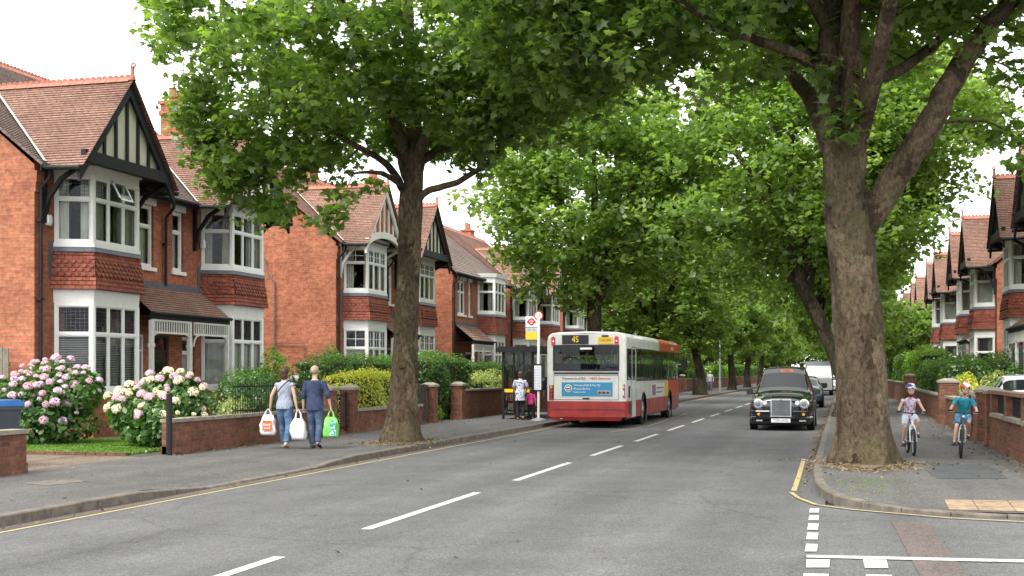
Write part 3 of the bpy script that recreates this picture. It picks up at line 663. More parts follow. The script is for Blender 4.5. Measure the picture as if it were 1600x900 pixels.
        for sg in (-1, 1):
            foot, apex = Vector((bc + sg * (hs_ + .12), -gf, zf - .12)), Vector((bc, -gf, za + .0))
            dn = Vector((sg * sl_, 0, 1)).normalized() 
            o = Vector((0, 0, -.31)); dd = Vector((0, .07, 0))
            P = [foot + o, apex + o * 1.05, apex, foot]
            bb.hexa([P[0], P[1], P[1] + dd, P[0] + dd, P[3], P[2], P[2] + dd, P[3] + dd][::1] if sg < 0 else [P[1], P[0], P[0] + dd, P[1] + dd, P[2], P[3], P[3] + dd, P[2] + dd])
        if gs == 'brick':        # arched white fascia
            N = 14
            for i in range(N):
                a0, a1 = -1 + 2 * i / N, -1 + 2 * (i + 1) / N; zz = lambda a: zf - .12 + .40 * (1 - a * a)
                bb.hexa([(bc + a0 * hs_, -gf - .03, zz(a0)), (bc + a1 * hs_, -gf - .03, zz(a1)), (bc + a1 * hs_, -gf + .1, zz(a1)), (bc + a0 * hs_, -gf + .1, zz(a0)), (bc + a0 * hs_, -gf - .03, zz(a0) + .24), (bc + a1 * hs_, -gf - .03, zz(a1) + .24), (bc + a1 * hs_, -gf + .1, zz(a1) + .24), (bc + a0 * hs_, -gf + .1, zz(a0) + .24)])
        else: bb.box(bc - hs_ + .08, -gf - .015, zf + .06, bc + hs_ - .08, -gf + .11, zf + .33)
        bb.obj('bargeboard', bm, ga)
        for sg in (-1, 1):       # curved brackets from the wall
            x = bc + sg * (hs_ - .2); br = MB(); pts = [(x, -.06, zf - 1.15), (x, -.16, zf - .75), (x, -.5, zf - .3), (x, -gf + .12, zf + .02)]
            for p, q in zip(pts, pts[1:]): br.beam(p, q, .085, .10, 0, (1, 0, 0))
            br.beam((x, -.045, zf - 1.3), (x, -.045, zf + .02), .12, .085, 0, (1, 0, 0)); br.beam((x, -.05, zf + .03), (x, -gf + .1, zf + .03), .1, .12, 0); br.obj('bracket', bm, ga)
        gr = MB(); yf = -gf - .1; ye, yr = yv(zf), yv(za)
        courses(gr, (bc - hs_ - .14, ye, zf - .08), (bc - hs_ - .14, yf, zf - .08), (bc, yf, za + .07), (bc, yr + .1, za + .07), st)
        courses(gr, (bc + hs_ + .14, yf, zf - .08), (bc + hs_ + .14, ye, zf - .08), (bc, yr + .1, za + .07), (bc, yf, za + .07), st)
        gg = gr.obj('gable_roof', 'tile', root)
        gu = MB(); 
        for sg in (-1, 1): gu.tube([(bc + sg * (hs_ + .2), yf + .05, zf - .14), (bc + sg * (hs_ + .2), -.36, zf - .10)], .055, 8)
        gu.obj('gutter', 'black', gg)
        rt = MB(); ridge_tiles(rt, (bc, yf + .1, za + .09), (bc, yr, za + .09), detail)
        rt.obj('ridge_tile', 'ridge', gg)
        fi = MB(); fi.tube([(bc, yf + .05, za + .05), (bc, yf + .05, za + .2), (bc, yf + .05, za + .3), (bc, yf + .05, za + .38)], [.09, .05, .04, .055], 8)
        fi.ring((bc, yf + .02, za + .42), (1, 0, 0), .05, .022, 12, 6); fi.obj('finial', 'ridge', gg)
        vl = MB()
        for sg in (-1, 1):       # valley flashing
            a, c2 = Vector((bc + sg * (hs_ + .1), ye - .02, zf + .03)), Vector((bc, yr, za + .06)); sdir = Vector((sg * .11, .0, .0)); up = Vector((0, 0, .03))
            q = [a + up, a + sdir + up, c2 + sdir + up, c2 + up]; vl.poly(q if sg > 0 else q[::-1])
        vl.obj('valley_flashing', 'offwhite' if detail else 'lead', gg)
    # narrow upper windows, flat windows
    for (a, c_, z0, z1, flat) in [(a, c_, 4.35, 6.0, 0) for a, c_ in narrow] + [(*q, 1) for q in flat_win]:
        wn = MB(); gl = MB(); cu = (MB(), MB(), MB())
        window(wn, gl, cu, (a, .09), (c_, .09), z0, z1, 2 if c_ - a > 1.1 else 1, z0 + (z1 - z0) * .66, drape='net' if z0 > 4 else 'curtain', rnd=rnd)
        wn.box(a - .08, -.06, z0 - .1, c_ + .08, .1, z0 - .003); wn.box(a - .1, -.03, z1 + .003, c_ + .1, .1, z1 + .26)
        o = wn.obj('window', wc, root); gl.obj('glass', 'glass', o); cu[0].v and cu[0].obj('curtain', 'curtain', o)
    if porch:
        x0, x1 = porch['span']; pd = porch.get('depth', .95); zt, ze = 3.85, 3.08
        pr = MB(); courses(pr, (x0, -pd, ze), (x1, -pd, ze), (x1, 0, zt), (x0, 0, zt), st)
        p = pr.obj('porch_roof', 'tile', root)
        fl = MB(); fl.box(x0, -.07, zt - .04, x1, -.003, zt + .12); fl.obj('flashing', 'lead', p)
        fa = MB(); fa.box(x0 + .01, -pd + .0, ze - .17, x1 - .01, -pd + .05, ze - .01); fa.tube([(x0, -pd - .05, ze - .02), (x1, -pd - .05, ze - .02)], .045, 8); fa.box(x0 + .02, -pd + .06, ze - .1, x1 - .02, -.01, ze - .08); fa.obj('fascia', 'black', p)
        va = MB(); zz = ze - .17; xm = (x0 + x1) / 2
        for a, c_ in ((x0 + .05, xm - .08), (xm + .08, x1 - .05)):
            va.box(a, -pd + .01, zz - .05, c_, -pd + .05, zz - .003); va.box(a, -pd + .01, zz - .36, c_, -pd + .05, zz - .31); n = int((c_ - a) / .12)
            for i in range(n + 1): x = a + .02 + (c_ - a - .04) * i / n; va.box(x - .018, -pd + .018, zz - .31, x + .018, -pd + .042, zz - .05)
            for sg, xx in ((1, a), (-1, c_)):
                for k in range(6):
                    t0, t1 = k / 6 * 1.57, (k + 1) / 6 * 1.57; va.beam((xx + sg * .28 * (1 - math.cos(t0)) , -pd + .03, zz - .66 + .3 * math.sin(t0)), (xx + sg * .28 * (1 - math.cos(t1)), -pd + .03, zz - .66 + .3 * math.sin(t1)), .03, .035, 0, (0, 1, 0))
        va.obj('valance', 'offwhite', root)
        for x in (x0 + .06, xm - .13, x1 - .1):
            po = MB(); po.box(x - .05, -pd - .01, .15, x + .05, -pd + .09, ze - .2); po.box(x - .07, -pd - .03, .15, x + .07, -pd + .11, .4); po.box(x - .065, -pd - .025, 2.2, x + .065, -pd + .105, 2.28); po.obj('porch_post', 'offwhite', root)
        st_ = MB(); st_.box(x0, -pd - .1, 0, x1, -.003, .14); st_.obj('porch_step', 'stone', root)
        for k, (a, c_, kind) in enumerate(porch['doors']):
            if kind == 'win':
                wn, gl, cu = MB(), MB(), (MB(), MB(), MB()); window(wn, gl, cu, (a, .09), (c_, .09), .9, 2.55, 1, 2.1, drape='net'); o = wn.obj('window', 'white', root); gl.obj('glass', 'glass', o); cu[0].obj('curtain', 'curtain', o)
                continue
            f = MB(); f.box(a, .02, .15, a + .07, .11, 2.55); f.box(c_ - .07, .02, .15, c_, .11, 2.55); f.box(a + .07, .02, 2.48, c_ - .07, .11, 2.55); f.box(a + .07, .02, 2.1, c_ - .07, .11, 2.15)
            fo = f.obj('door_frame', 'white' if kind == 'doorblue' else 'darkwood', root)
            dd = MB(); dd.box(a + .072, .06, .16, c_ - .072, .1, 2.098); w_ = c_ - a - .144
            for (u0, u1, v0, v1) in ((.12, .44, .25, .95), (.56, .88, .25, .95)): dd.box(a + .072 + w_ * u0, .045, v0, a + .072 + w_ * u1, .059, v1)
            do = dd.obj('door', kind, root)
            g = MB(); g.box(a + .072 + w_ * .2, .05, 1.15, a + .072 + w_ * .8, .0585, 1.95); g.box(a + .075, .07, 2.155, c_ - .075, .075, 2.475); g.obj('door_glass', 'lights_glass' if kind != 'doorred' else 'darkglass', do)
            hd = MB(); hd.ell((a + .072 + w_ * .1, .04, 1.1), .03); hd.box(a + .072 + w_ * .4, .04, 1.02, a + .072 + w_ * .6, .059, 1.07); hd.obj('door_handle', 'chrome', do)
    return root
P1 = dict(span=(3.42, 7.6), doors=[(3.7, 4.62, 'doorblue'), (5.02, 5.9, 'doorred'), (6.6, 7.3, 'win')])
LX = -17.8
h1 = house(11, (2.05, 8.98), 'black', ('black', 'black'), narrow=((4.42, 5.1), (6.08, 6.66)), porch=P1, drapes=('curtain', 'blind', 'curtain', 'net'), seed=1, chim=((10.5, 2.4, .0),))

def place(o, x, y, rz, label, name=None):
    o.location = (x, y, .1); o.rotation_euler = (0, 0, rz); setp(o, label, 'house', 'semi-detached brick houses along the street'); return o
place(h1, LX, 24.75, R(90), 'red brick house with black timbered gables and porch behind the two hydrangeas')
h2 = house(10, (2.05, 7.95), 'clay', ('brick', 'darkpanel'), narrow=((4.2, 4.85), (5.4, 5.95)), porch=dict(span=(3.42, 6.6), doors=[(3.7, 4.6, 'doorred'), (5.3, 6.2, 'doorblue')]), drapes=('curtain', 'net', 'curtain', 'net'), seed=2, bars=True, chim=((9.2, 5.2, .6),))
place(h2, LX, 42.3, R(90), 'brick house with white bargeboards and arched white fascia directly behind the left plane trunk')
h3 = house(9.5, (5.6, 8.4)[:1], 'dark', (None,), narrow=((2.7, 3.2),), flat_win=((.9, 2.2, 4.35, 6.0),), porch=dict(span=(.4, 4.0), doors=[(.7, 1.6, 'doorred'), (2.2, 3.6, 'win')]), drapes=('curtain', 'net'), seed=3, detail=False, chim=((.9, 4.3, 1.0),))
place(h3, LX, 56.3, R(90), 'brick house with dark plain roof and tall chimney, third house up the left side')
def again(src, x, y, rz, label): o = copy_tree(src); return place(o, x, y, rz, label)
again(h2, LX, 66.9, R(90), 'brick house with white bargeboards rising above the bus shelter roof')
h4 = house(11, (2.05, 8.98), 'clay', ('black', 'black'), narrow=((4.42, 5.1), (6.08, 6.66)), porch=P1, drapes=('curtain', 'curtain', 'net', 'curtain'), seed=8, detail=False)
place(h4, LX, 80.5, R(90), 'black gabled brick house seen over the rear half of the bus roof')
for k, (src, y, t) in enumerate([(h2, 95, 'brick house half hidden behind the trees just beyond the bus'), (h4, 109, 'distant brick house on the left beside the tall lamp post'), (h2, 123.5, 'distant brick house on the left, sixth beyond the timbered one'), (h4, 138, 'farthest but one brick house on the left side of the street'), (h4, 156, 'farthest brick house on the left side of the street')]):
    again(src, LX, y, R(90), t)
RX = 6.6
hr = house(11, (2.05, 8.98), 'clay', ('black', 'black'), narrow=((4.42, 5.1), (6.08, 6.66)), porch=P1, drapes=('curtain', 'net', 'net', 'curtain'), seed=12)
place(hr, RX, 50.3, R(-90), 'nearest brick house on the right with black bargeboards cut by the picture edge')
again(hr, RX, 69.5, R(-90), 'brick house with two tall black edged gables, second on the right')
again(hr, RX, 87.5, R(-90), 'brick house with steep red gables, third on the right')
again(h4, RX, 106.5, R(-90), 'brick house with orange side wall, fourth on the right above the hedges')
again(h4, RX, 126, R(-90), 'small looking brick house, fifth on the right beside the tree foliage')
again(h4, RX, 146, R(-90), 'farthest brick house on the right beyond the hedges')
# ================================================================ trees
def smooth_path(pts, rad, sub=4, wob=0, rng=None):
    P = [Vector(p) for p in pts]; out, ro = [], []; n = len(P)
    for i in range(n - 1):
        p0, p1, p2, p3 = P[max(i - 1, 0)], P[i], P[i + 1], P[min(i + 2, n - 1)]
        for k in range(sub):
            t = k / sub; t2, t3 = t * t, t * t * t
            q = .5 * ((2 * p1) + (p2 - p0) * t + (2 * p0 - 5 * p1 + 4 * p2 - p3) * t2 + (3 * p1 - p0 - 3 * p2 + p3) * t3)
            r = rad[i] + (rad[i + 1] - rad[i]) * t
            if rng is not None and wob and (i or k): q += Vector(rng.normal(0, wob * r, 3))
            out.append(q); ro.append(r)
    out.append(P[-1]); ro.append(rad[-1]); return out, ro
def tree(name, loc, trunk, limbs, crowns, label, seed=1, per=110, lsize=.17, clump=.62, tmpl=KITE, mat='leaf', bark='bark', cut=None, flare=.5, name_trunk='trunk', hang=None, segs=10, group='plane trees lining both kerbs'):
    rng = np.random.default_rng(seed); rr = random.Random(seed); root = empty(name, loc, 0, label, 'tree', group)
    b = MB()
    # trunk with buttress roots and lumps
    tp, tr = smooth_path(*trunk, sub=8); H = tp[-1].z; k0 = 0; n = segs * 3; ph = [rr.uniform(0, 6.28) for _ in range(8)]
    for i, (p, r) in enumerate(zip(tp, tr)):
        z = p.z
        for j in range(n):
            t = 2 * math.pi * j / n
            f = 1 + .035 * math.sin(3 * t + ph[0] + z * .9) + .03 * math.sin(5 * t + ph[1] - z * 1.7) + .02 * math.sin(9 * t + ph[2] + z * 3.1) + .02 * math.sin(z * 5 + 2 * t + ph[3])
            fl = flare * math.exp(-z / .30) * (1 + .6 * math.sin(5 * t + ph[4]) + .3 * math.sin(8 * t + ph[5]))
            rad = r * (f + fl); b.v.append((p.x + rad * math.cos(t), p.y + rad * math.sin(t), z - (.08 if i == 0 else 0)))
    for i in range(len(tp) - 1):
        for j in range(n): b.f.append((i * n + j, i * n + (j + 1) % n, (i + 1) * n + (j + 1) % n, (i + 1) * n + j)); b.m.append(0)
    for _ in range(14 if segs > 8 else 3):           # burrs and old limb scars
        i = rr.randrange(len(tp) // 4, len(tp)); t = rr.uniform(0, 6.28); r = tr[i]; q = tp[i] + Vector((math.cos(t), math.sin(t), 0)) * r * .86
        b.ell(q, (r * rr.uniform(.2, .34),) * 2 + (r * rr.uniform(.2, .4),), 10, 0, 6)
    pool = []
    for pts, rad in limbs:
        q, r = smooth_path(pts, rad, 5, .10, rng); b.tube(q, r, segs if rad[0] > .12 else 6); L = len(q)
        for i in range(int(L * .25), L): pool.append((q[i], r[i]))
    # clump centres
    cs = []
    for (cx, cyy, cz, rx, ry, rz, nn) in crowns:
        m = 0
        while m < nn:
            v = rng.normal(0, 1, 3); v /= np.linalg.norm(v); u = rng.uniform(.28, 1) ** .6; u *= 1 + .12 * math.sin(v[0] * 5 + seed) + .10 * math.sin(v[2] * 7 + v[1] * 4)
            p = Vector((cx + v[0] * u * rx, cyy + v[1] * u * ry, cz + v[2] * u * rz))
            if cut and cut(p): continue
            cs.append(p); m += 1
    if hang: cs += [Vector(h) for h in hang]
    o0 = tp[-1]; cs.sort(key=lambda c: (c - o0).length)
    PA = np.array([[*p, r] for p, r in pool]); LP = []
    for c in cs:
        ca = np.array(c); d = np.linalg.norm(PA[:, :3] - ca, axis=1) * (1 + .25 * (PA[:, 2] > ca[2] + .3)) - PA[:, 3] * 2.2
        i = int(d.argmin()); p = Vector(PA[i, :3]); L = (c - p).length
        if L < .05: continue
        r0 = min(PA[i, 3] * .62, .012 + .014 * L); mid = p.lerp(c, .5) + Vector((rng.normal(0, .1), rng.normal(0, .1), .10)) * L * .6
        q, r = smooth_path([p, mid, c], [r0, r0 * .6, .006], 3); b.tube(q, r, 5 if segs > 8 else 4, caps=False)
        PA = np.vstack([PA, [[*a, e] for a, e in zip(q[1:], r[1:])]])
        n_ = max(4, int(per * rng.uniform(.5, 1.4))); cr = clump * rng.uniform(.65, 1.25)
        g = rng.normal(0, 1, (n_, 3)); g /= np.maximum(np.linalg.norm(g, axis=1), .3)[:, None]; g *= (rng.uniform(.15, 1, n_) ** .5)[:, None] * cr
        g[:, 2] *= .62; g[:, 2] -= .10 * (g[:, 0] ** 2 + g[:, 1] ** 2) / cr; LP.append(g + ca)
        k = rng.uniform(.45, 1, int(n_ * .22)); qa = np.array([p.lerp(c, x) for x in k]).reshape(-1, 3); LP.append(qa + rng.normal(0, .16, qa.shape))
    b.obj(name_trunk, bark, root, smooth=True)
    link('crown', leaves('crown', np.concatenate(LP), lsize, mat, tmpl, .62, rng), root, kind='thing')
    return root
# the big plane tree at the corner (right), seen close
S = 1 / 91.5
def q(px, py, d=0): return ((px - 1345) * S * .967 - d * .255, (px - 1345) * S * .255 + d * .967, (582 - py) * S + 1.53)
tree('plane_tree', (.33, 22.0, .12),
     ([q(1348, 722), q(1346, 640), q(1342, 540), q(1334, 440), q(1326, 350), q(1322, 310)], [.47, .425, .40, .39, .39, .37]),
     [([q(1322, 330), q(1308, 240), q(1300, 170), q(1296, 80), q(1300, -60), q(1290, -220)], [.34, .27, .24, .20, .15, .06]),
      ([q(1318, 330, -.1), q(1330, 240, -.2), q(1322, 150, -.3), q(1316, 40, -.5), q(1330, -120, -.8)], [.28, .21, .19, .16, .06]),
      ([q(1330, 380), q(1372, 312, -.1), q(1420, 235, -.4), q(1455, 165, -.5), q(1500, 90, -.5), q(1560, 20, -.2), q(1640, -70, .2)], [.23, .245, .225, .20, .175, .14, .07]),
      ([q(1325, 210, .1), q(1362, 130, .3), q(1420, 100, .6), q(1480, 55, 1.0), q(1560, -10, 1.6)], [.14, .115, .10, .09, .05]),
      ([q(1305, 150), q(1262, 105, -.1), q(1210, 88, -.4), q(1150, 76, -.7), q(1090, 62, -1.1), q(1020, 35, -1.6)], [.14, .10, .085, .075, .06, .04]),
      ([q(1305, 130), q(1262, 70, .5), q(1230, 0, 1.0), q(1180, -120, 1.6)], [.18, .14, .12, .05]),
      ([q(1320, 300), q(1300, 150, 1.2), q(1260, 20, 2.6), q(1230, -80, 4.0)], [.2, .15, .12, .05]),
      ([q(1320, 280), q(1340, 120, -1.2), q(1330, -10, -2.6), q(1310, -70, -3.6)], [.18, .14, .1, .04]),
      ([q(1300, 60), q(1180, -60, -1), q(1060, -90, -1.6), q(960, -60, -1.8)], [.12, .09, .07, .03])],
     [(-1.2, .4, 9.9, 6.6, 5.4, 3.6, 640), (-4.9, -.3, 8.3, 1.7, 2.6, 2.0, 95), (2.4, 0, 9.6, 2.8, 3.6, 2.2, 170)],
     'massive plane tree with mottled trunk at the pavement corner beside the cycling children', seed=4, per=62, lsize=.165, clump=.62, tmpl=MAPLE,
     cut=lambda p: (p.z < 6.9 and p.x > -3.4 and p.x < 2.2) or (p.x > 0 and p.z < 7.3) or p.z < 5.4 or p.z > 12.4, segs=14, flare=.27,
     hang=[(2.45, .8, 5.6), (2.75, .4, 6.0), (2.5, .2, 6.5), (-.5, -.5, 6.6), (-.2, -.6, 5.95), (-.25, -.62, 5.6), (-1.7, -.3, 6.6), (-2.4, -.6, 6.2), (2.0, -.2, 6.9), (2.9, 1.2, 5.2)])
# the plane tree on the left pavement behind the couple
S = 1 / 70.5
def q(px, py, d=0): return ((px - 627) * S * .967 - d * .255, (px - 627) * S * .255 + d * .967, (582 - py) * S + 1.53)
tree('plane_tree', (-9.42, 26.1, .12),
     ([q(627, 690), q(630, 620), q(634, 520), q(638, 420), q(640, 340), q(641, 300)], [.40, .32, .26, .245, .265, .24]),
     [([q(641, 320), q(648, 230), q(642, 130), q(638, 20), q(640, -120)], [.24, .19, .15, .12, .05]),
      ([q(638, 330), q(668, 300, -.1), q(715, 288, -.3), q(770, 255, -.6), q(815, 205, -.9)], [.10, .08, .07, .055, .03]),
      ([q(636, 310), q(608, 262, -.2), q(555, 232, -.6), q(500, 200, -1), q(440, 170, -1.4)], [.11, .085, .07, .055, .03]),
      ([q(640, 290), q(665, 245, .2), q(700, 225, .5), q(750, 200, .9), q(800, 150, 1.2)], [.13, .11, .09, .07, .04]),
      ([q(640, 280), q(610, 200, .8), q(560, 110, 1.6), q(500, 30, 2.4)], [.15, .12, .09, .04]),
      ([q(642, 270), q(690, 170, -.8), q(730, 90, -1.5), q(770, 0, -2)], [.14, .11, .09, .04]),
      ([q(641, 260), q(600, 150, -1), q(560, 60, -2), q(520, -10, -2.8)], [.14, .11, .08, .04]),
      ([q(640, 250), q(600, 130, 2), q(640, 30, 3.4)], [.14, .1, .04]),
      ([q(640, 300), q(600, 280, -.8), q(560, 290, -1.6)], [.07, .05, .02])],
     [(-.5, 0, 9.4, 5.6, 5.2, 4.1, 560), (-2.9, -.8, 7.0, 2.2, 2.2, 1.6, 70), (3.0, .3, 8.2, 2.0, 2.2, 2.0, 75), (.9, -.6, 7.2, 2.4, 2.2, 1.5, 70)],
     'leafy plane tree growing from the left pavement in front of the couple', seed=9, per=46, lsize=.16, clump=.5, tmpl=MAPLE,
     cut=lambda p: p.z < 5.6 + .5 * math.sin(p.x * 2.1) or p.z > 12.2 or (abs(p.x) < 1.4 and p.z < 6.6), segs=12, flare=.26,
     hang=[(-2.9, -1.0, 5.0), (-2.4, -1.2, 5.1), (-3.1, -.8, 5.4), (-1.0, -1.6, 4.9), (-.8, -1.5, 5.2), (-1.1, -1.6, 4.7), (-3.9, -.9, 5.7)])
# trees further along: three kinds, copied along both kerbs
def generic(seed, H=4.6, Rc=4.8, top=9.5, n=300, per=60, ls=.26, name='plane_tree', lean=0, mat='leaf_far', low=3.6, extra=()):
    rr = random.Random(seed); limbs = []; f = H * .72
    for k in range(7):
        a = k * 2.4 + rr.uniform(-.4, .4); o = rr.uniform(.5, .8) * Rc; z = rr.uniform(.6, .95) * top
        limbs.append(([(lean * .8, 0, f - .3 + .1 * k), (lean + math.cos(a) * o * .35, math.sin(a) * o * .35, f + (z - f) * .5), (lean + math.cos(a) * o, math.sin(a) * o, z)], [.19, .12, .04]))
    limbs.append(([(lean, 0, f), (lean * 1.1, .1, f + 2.2), (lean, -.1, top)], [.24, .16, .05]))
    return tree(name, (0, 0, .12), ([(0, 0, 0), (.02, 0, 1.2), (lean * .5, 0, f * .7), (lean, 0, f + .3)], [.36, .30, .28, .27]), limbs,
                [(lean, 0, (top + low) / 2 + .6, Rc, Rc, (top - low) / 2 + .9, n)] + list(extra), 'x', seed=seed, per=per, lsize=ls, clump=.8, cut=lambda p: p.z < low - .2 or p.z > 13.5, segs=8, flare=.3, mat=mat, bark='bark_dark')
g1 = generic(21, lean=0, Rc=5.2, n=560, top=11.5, per=62, ls=.21, H=5.8, low=4.3); g2 = generic(22, lean=.5, Rc=4.6, n=340, per=60, ls=.24, low=3.1); g3 = generic(23, lean=-.3, Rc=4.9, n=260, per=50, ls=.32, low=3.2)
pt_defined = 1
def pt(o, x, y, rz, label, s=1): o.location = (x, y, .12); o.rotation_euler = (0, 0, rz); o['label'] = label; o.scale = (s, s, s) if isinstance(s, (int, float)) else s
pt(g1, -9.4, 48.3, .4, 'plane tree whose forked trunk rises right behind the bus', 1.02)
pt(g2, -9.4, 66, 2.0, 'plane tree standing beyond the front of the bus, second behind the bus roof')
g4 = generic(24, H=6.6, Rc=4.8, top=12.2, n=540, per=56, ls=.20, low=4.5, lean=-1.7, extra=[(2.4, 0, 10.2, 3.0, 4.2, 2.4, 190), (1.2, 0, 7.2, 2.4, 3.6, 1.6, 60)])
pt(g4, .1, 45.0, 0, 'plane tree directly behind the massive corner trunk on the right kerb', 1.0)
def more(src, x, y, rz, label, s=1): o = copy_tree(src); pt(o, x, y, rz, label, s); return o
more(g2, -9.3, 86, 3.5, 'straight plane tree on the left kerb just ahead of the bus, beside a short post')
more(g3, -9.3, 111, 1.0, 'plane tree on the left kerb just past the tall lamp post')
more(g2, -9.3, 129, 5.0, 'plane tree on the left kerb, second past the tall lamp post')
more(g3, -9.3, 150, 4.0, 'plane tree on the left kerb, third past the tall lamp post')
more(g2, -9.3, 172, .3, 'plane tree on the left kerb, fourth past the tall lamp post')
more(g3, -9.3, 196, 2.3, 'farthest plane tree on the left kerb')
more(g4, .1, 59, 0, 'second plane tree behind the massive corner trunk on the right', (.82, 1, .95))
pt(g3, .2, 76, 0, 'third plane tree behind the massive corner trunk on the right', (.8, 1, 1.1))
more(g2, .2, 95, 2.6, 'plane tree on the right kerb behind the black taxi, fourth beyond the corner', (.8, 1, 1.1))
more(g3, .2, 116, 4.4, 'plane tree on the right kerb near the parked cars, fifth beyond the corner', (.8, 1, 1.1))
more(g2, .2, 138, 1.4, 'plane tree on the right kerb, sixth beyond the corner')
more(g3, .2, 162, 5.4, 'plane tree on the right kerb, seventh beyond the corner')
more(g2, .2, 190, 3.4, 'farthest plane tree on the right kerb')
# garden and park trees that close the view
k = 0
for (x, y, s, t) in [(-13.5, 101, .62, 'garden tree between houses left of the tall lamp post'), (-14.5, 134, .7, 'garden tree on the far left before the end of the street'), (4.6, 93, .62, 'garden tree hiding the fourth house on the right'), (4.8, 112, .6, 'garden tree on the right beside distant hedges'), (5.2, 134, .65, 'far garden tree on the right'),
                     (-3, 232, 1.2, 'large far tree closing the street above the taxi roof'), (-9, 228, 1.25, 'large far tree closing the street left of the taxi'), (3.5, 226, 1.2, 'large far tree closing the street right of the taxi'), (-16, 222, 1.2, 'far tree behind the last houses on the left'), (10, 220, 1.15, 'far tree behind the last houses on the right')]:
    o = more((g3, g2)[k % 2], x, y, k * 1.3, t, s); o['group'] = 'garden and park trees far down the street'; k += 1

# the wood that closes the far end reads as one mass
rng = np.random.default_rng(77); Ps = []
for i in range(60):
    c = np.array([rng.uniform(-34, 26), rng.uniform(236, 250), rng.uniform(2.5, 9)]); v = rng.normal(0, 1, (420, 3)); v /= np.linalg.norm(v, axis=1)[:, None]; Ps.append(c + v * np.array([4.2, 3, 3.2]) * rng.uniform(.6, 1.05, (420, 1)))
P = np.concatenate(Ps); P = P[P[:, 2] > .1]
link('far_wood', leaves('far_wood', P, .75, 'leaf_far', KITE, .6, rng), kind='stuff', label='dense green wood closing the far end of the street')
# ================================================================ garden walls, gates, hedges, shrubs
WX = -12.15
def gwall(x, y0, y1, h, label, th=.22, coping='stone', railing=False):
    r = empty('garden_wall', (x, (y0 + y1) / 2, .1), 0, label, 'wall', 'low brick garden walls'); L = (y1 - y0) / 2; b = MB()
    b.box(-th / 2, -L, 0, th / 2, L, h); b.box(-th / 2 - .025, -L, 0, th / 2 + .025, L, .17)
    b.obj('brickwork', 'brick_wall', r); c = MB(); n = max(1, round(2 * L / .6)); rr = random.Random(int(y0 * 10))
    for i in range(n):
        a = -L + 2 * L * i / n; k = rr.uniform(-.006, .006); c.box(-th / 2 - .04, a + .003, h, th / 2 + .04, a + 2 * L / n - .003, h + .065 + k)
    c.obj('coping', coping, r)
    if railing:
        m = MB(); m.box(-.012, -L + railing, h + .12, .012, L, h + .15); m.box(-.012, -L + railing, h + .62, .012, L, h + .65); y = -L + railing
        while y < L: m.tube([(0, y, h + .06), (0, y, h + .70), (0, y, h + .76)], [.009, .009, .002], 5); y += .11
        m.obj('railing', 'blackmetal', r)
    return r
def pillar(x, y, w_, h, label, cap='stone'):
    r = empty('gate_pillar', (x, y, .1), 0, label, 'pillar', 'brick gate pillars'); b = MB(); w2 = w_ / 2
    b.box(-w2, -w2, 0, w2, w2, h - .13); b.box(-w2 - .02, -w2 - .02, 0, w2 + .02, w2 + .02, .2); b.box(-w2 - .015, -w2 - .015, h - .2, w2 + .015, w2 + .015, h - .131); b.obj('shaft', 'brick_wall', r)
    c = MB(); c.box(-w2 - .045, -w2 - .045, h - .13, w2 + .045, w2 + .045, h - .07)
    c.hexa([(-w2 - .04, -w2 - .04, h - .069), (w2 + .04, -w2 - .04, h - .069), (w2 + .04, w2 + .04, h - .069), (-w2 - .04, w2 + .04, h - .069), (-w2 * .4, -w2 * .4, h), (w2 * .4, -w2 * .4, h), (w2 * .4, w2 * .4, h), (-w2 * .4, w2 * .4, h)]); c.obj('cap', cap, r); return r
def gate(x, y0, y1, h, label, wood=False):
    r = empty('garden_gate', (x, (y0 + y1) / 2, .12), 0, label, 'gate', 'garden gates'); L = (y1 - y0) / 2 - .02; f = MB()
    mt = 'darkwood' if wood else 'blackmetal'
    for yy in (-L, L - .04): f.box(-.025, yy, .05, .025, yy + .04, h)
    for z in (.12, h - .12): f.box(-.022, -L + .04, z, .022, L - .04, z + .05)
    f.obj('frame', mt, r); p = MB(); y = -L + .1
    while y < L - .08:
        if wood: p.box(-.012, y - .045, .06, .012, y + .045, h - .02 + .05 * math.cos(y / L * 1.4))
        else: p.tube([(0, y, .06), (0, y, h), (0, y, h + .06)], [.01, .01, .002], 5)
        y += .1
    p.obj('pales', mt, r); return r
gwall(WX, 11.5, 16.55, .62, 'low brick wall at the picture edge in front of the blue lidded bin')
gwall(WX, 20.85, 28.1, .62, 'brick wall with iron railing running from the black post to the couple', railing=2.6)
pillar(WX, 28.35, .34, 1.24, 'brick pillar just right of the man in navy')
gate(WX, 28.55, 29.55, 1.05, 'narrow iron gate between two brick pillars right of the couple')
pillar(WX, 29.75, .34, 1.24, 'brick pillar at the end of the golden hedge')
gwall(WX, 29.95, 35.15, .55, 'brick wall under the golden hedge left of the plane trunk')
gate(WX, 35.2, 36.0, 1.15, 'dark wooden gate just right of the left plane trunk', True)
pillar(WX, 36.2, .38, 1.25, 'brick pillar right of the left plane trunk beside the wooden gate')
pillar(WX, 39.1, .38, 1.25, 'brick pillar where the wall to the bus shelter starts')
gwall(WX, 39.32, 55.5, .93, 'brick wall running behind the bus shelter')
for k, (a, c_, t) in enumerate([(59, 66, 'brick wall in front of the third house on the left, behind the bus'), (70, 79, 'brick wall hidden behind the middle of the bus'), (84, 97, 'brick wall below the lime hedge ahead of the bus'), (100.5, 118, 'brick wall beside the tall lamp post'), (121, 150, 'far brick wall on the left beyond the lamp post'), (153, 200, 'farthest brick wall on the left')]):
    gwall(WX, a, c_, 1.0, t)
pillar(WX, 98.6, .4, 1.4, 'small brick pillar by the kerbside trunk ahead of the bus'); pillar(WX, 119.5, .4, 1.4, 'far brick pillar beyond the tall lamp post')
RXW = 3.08
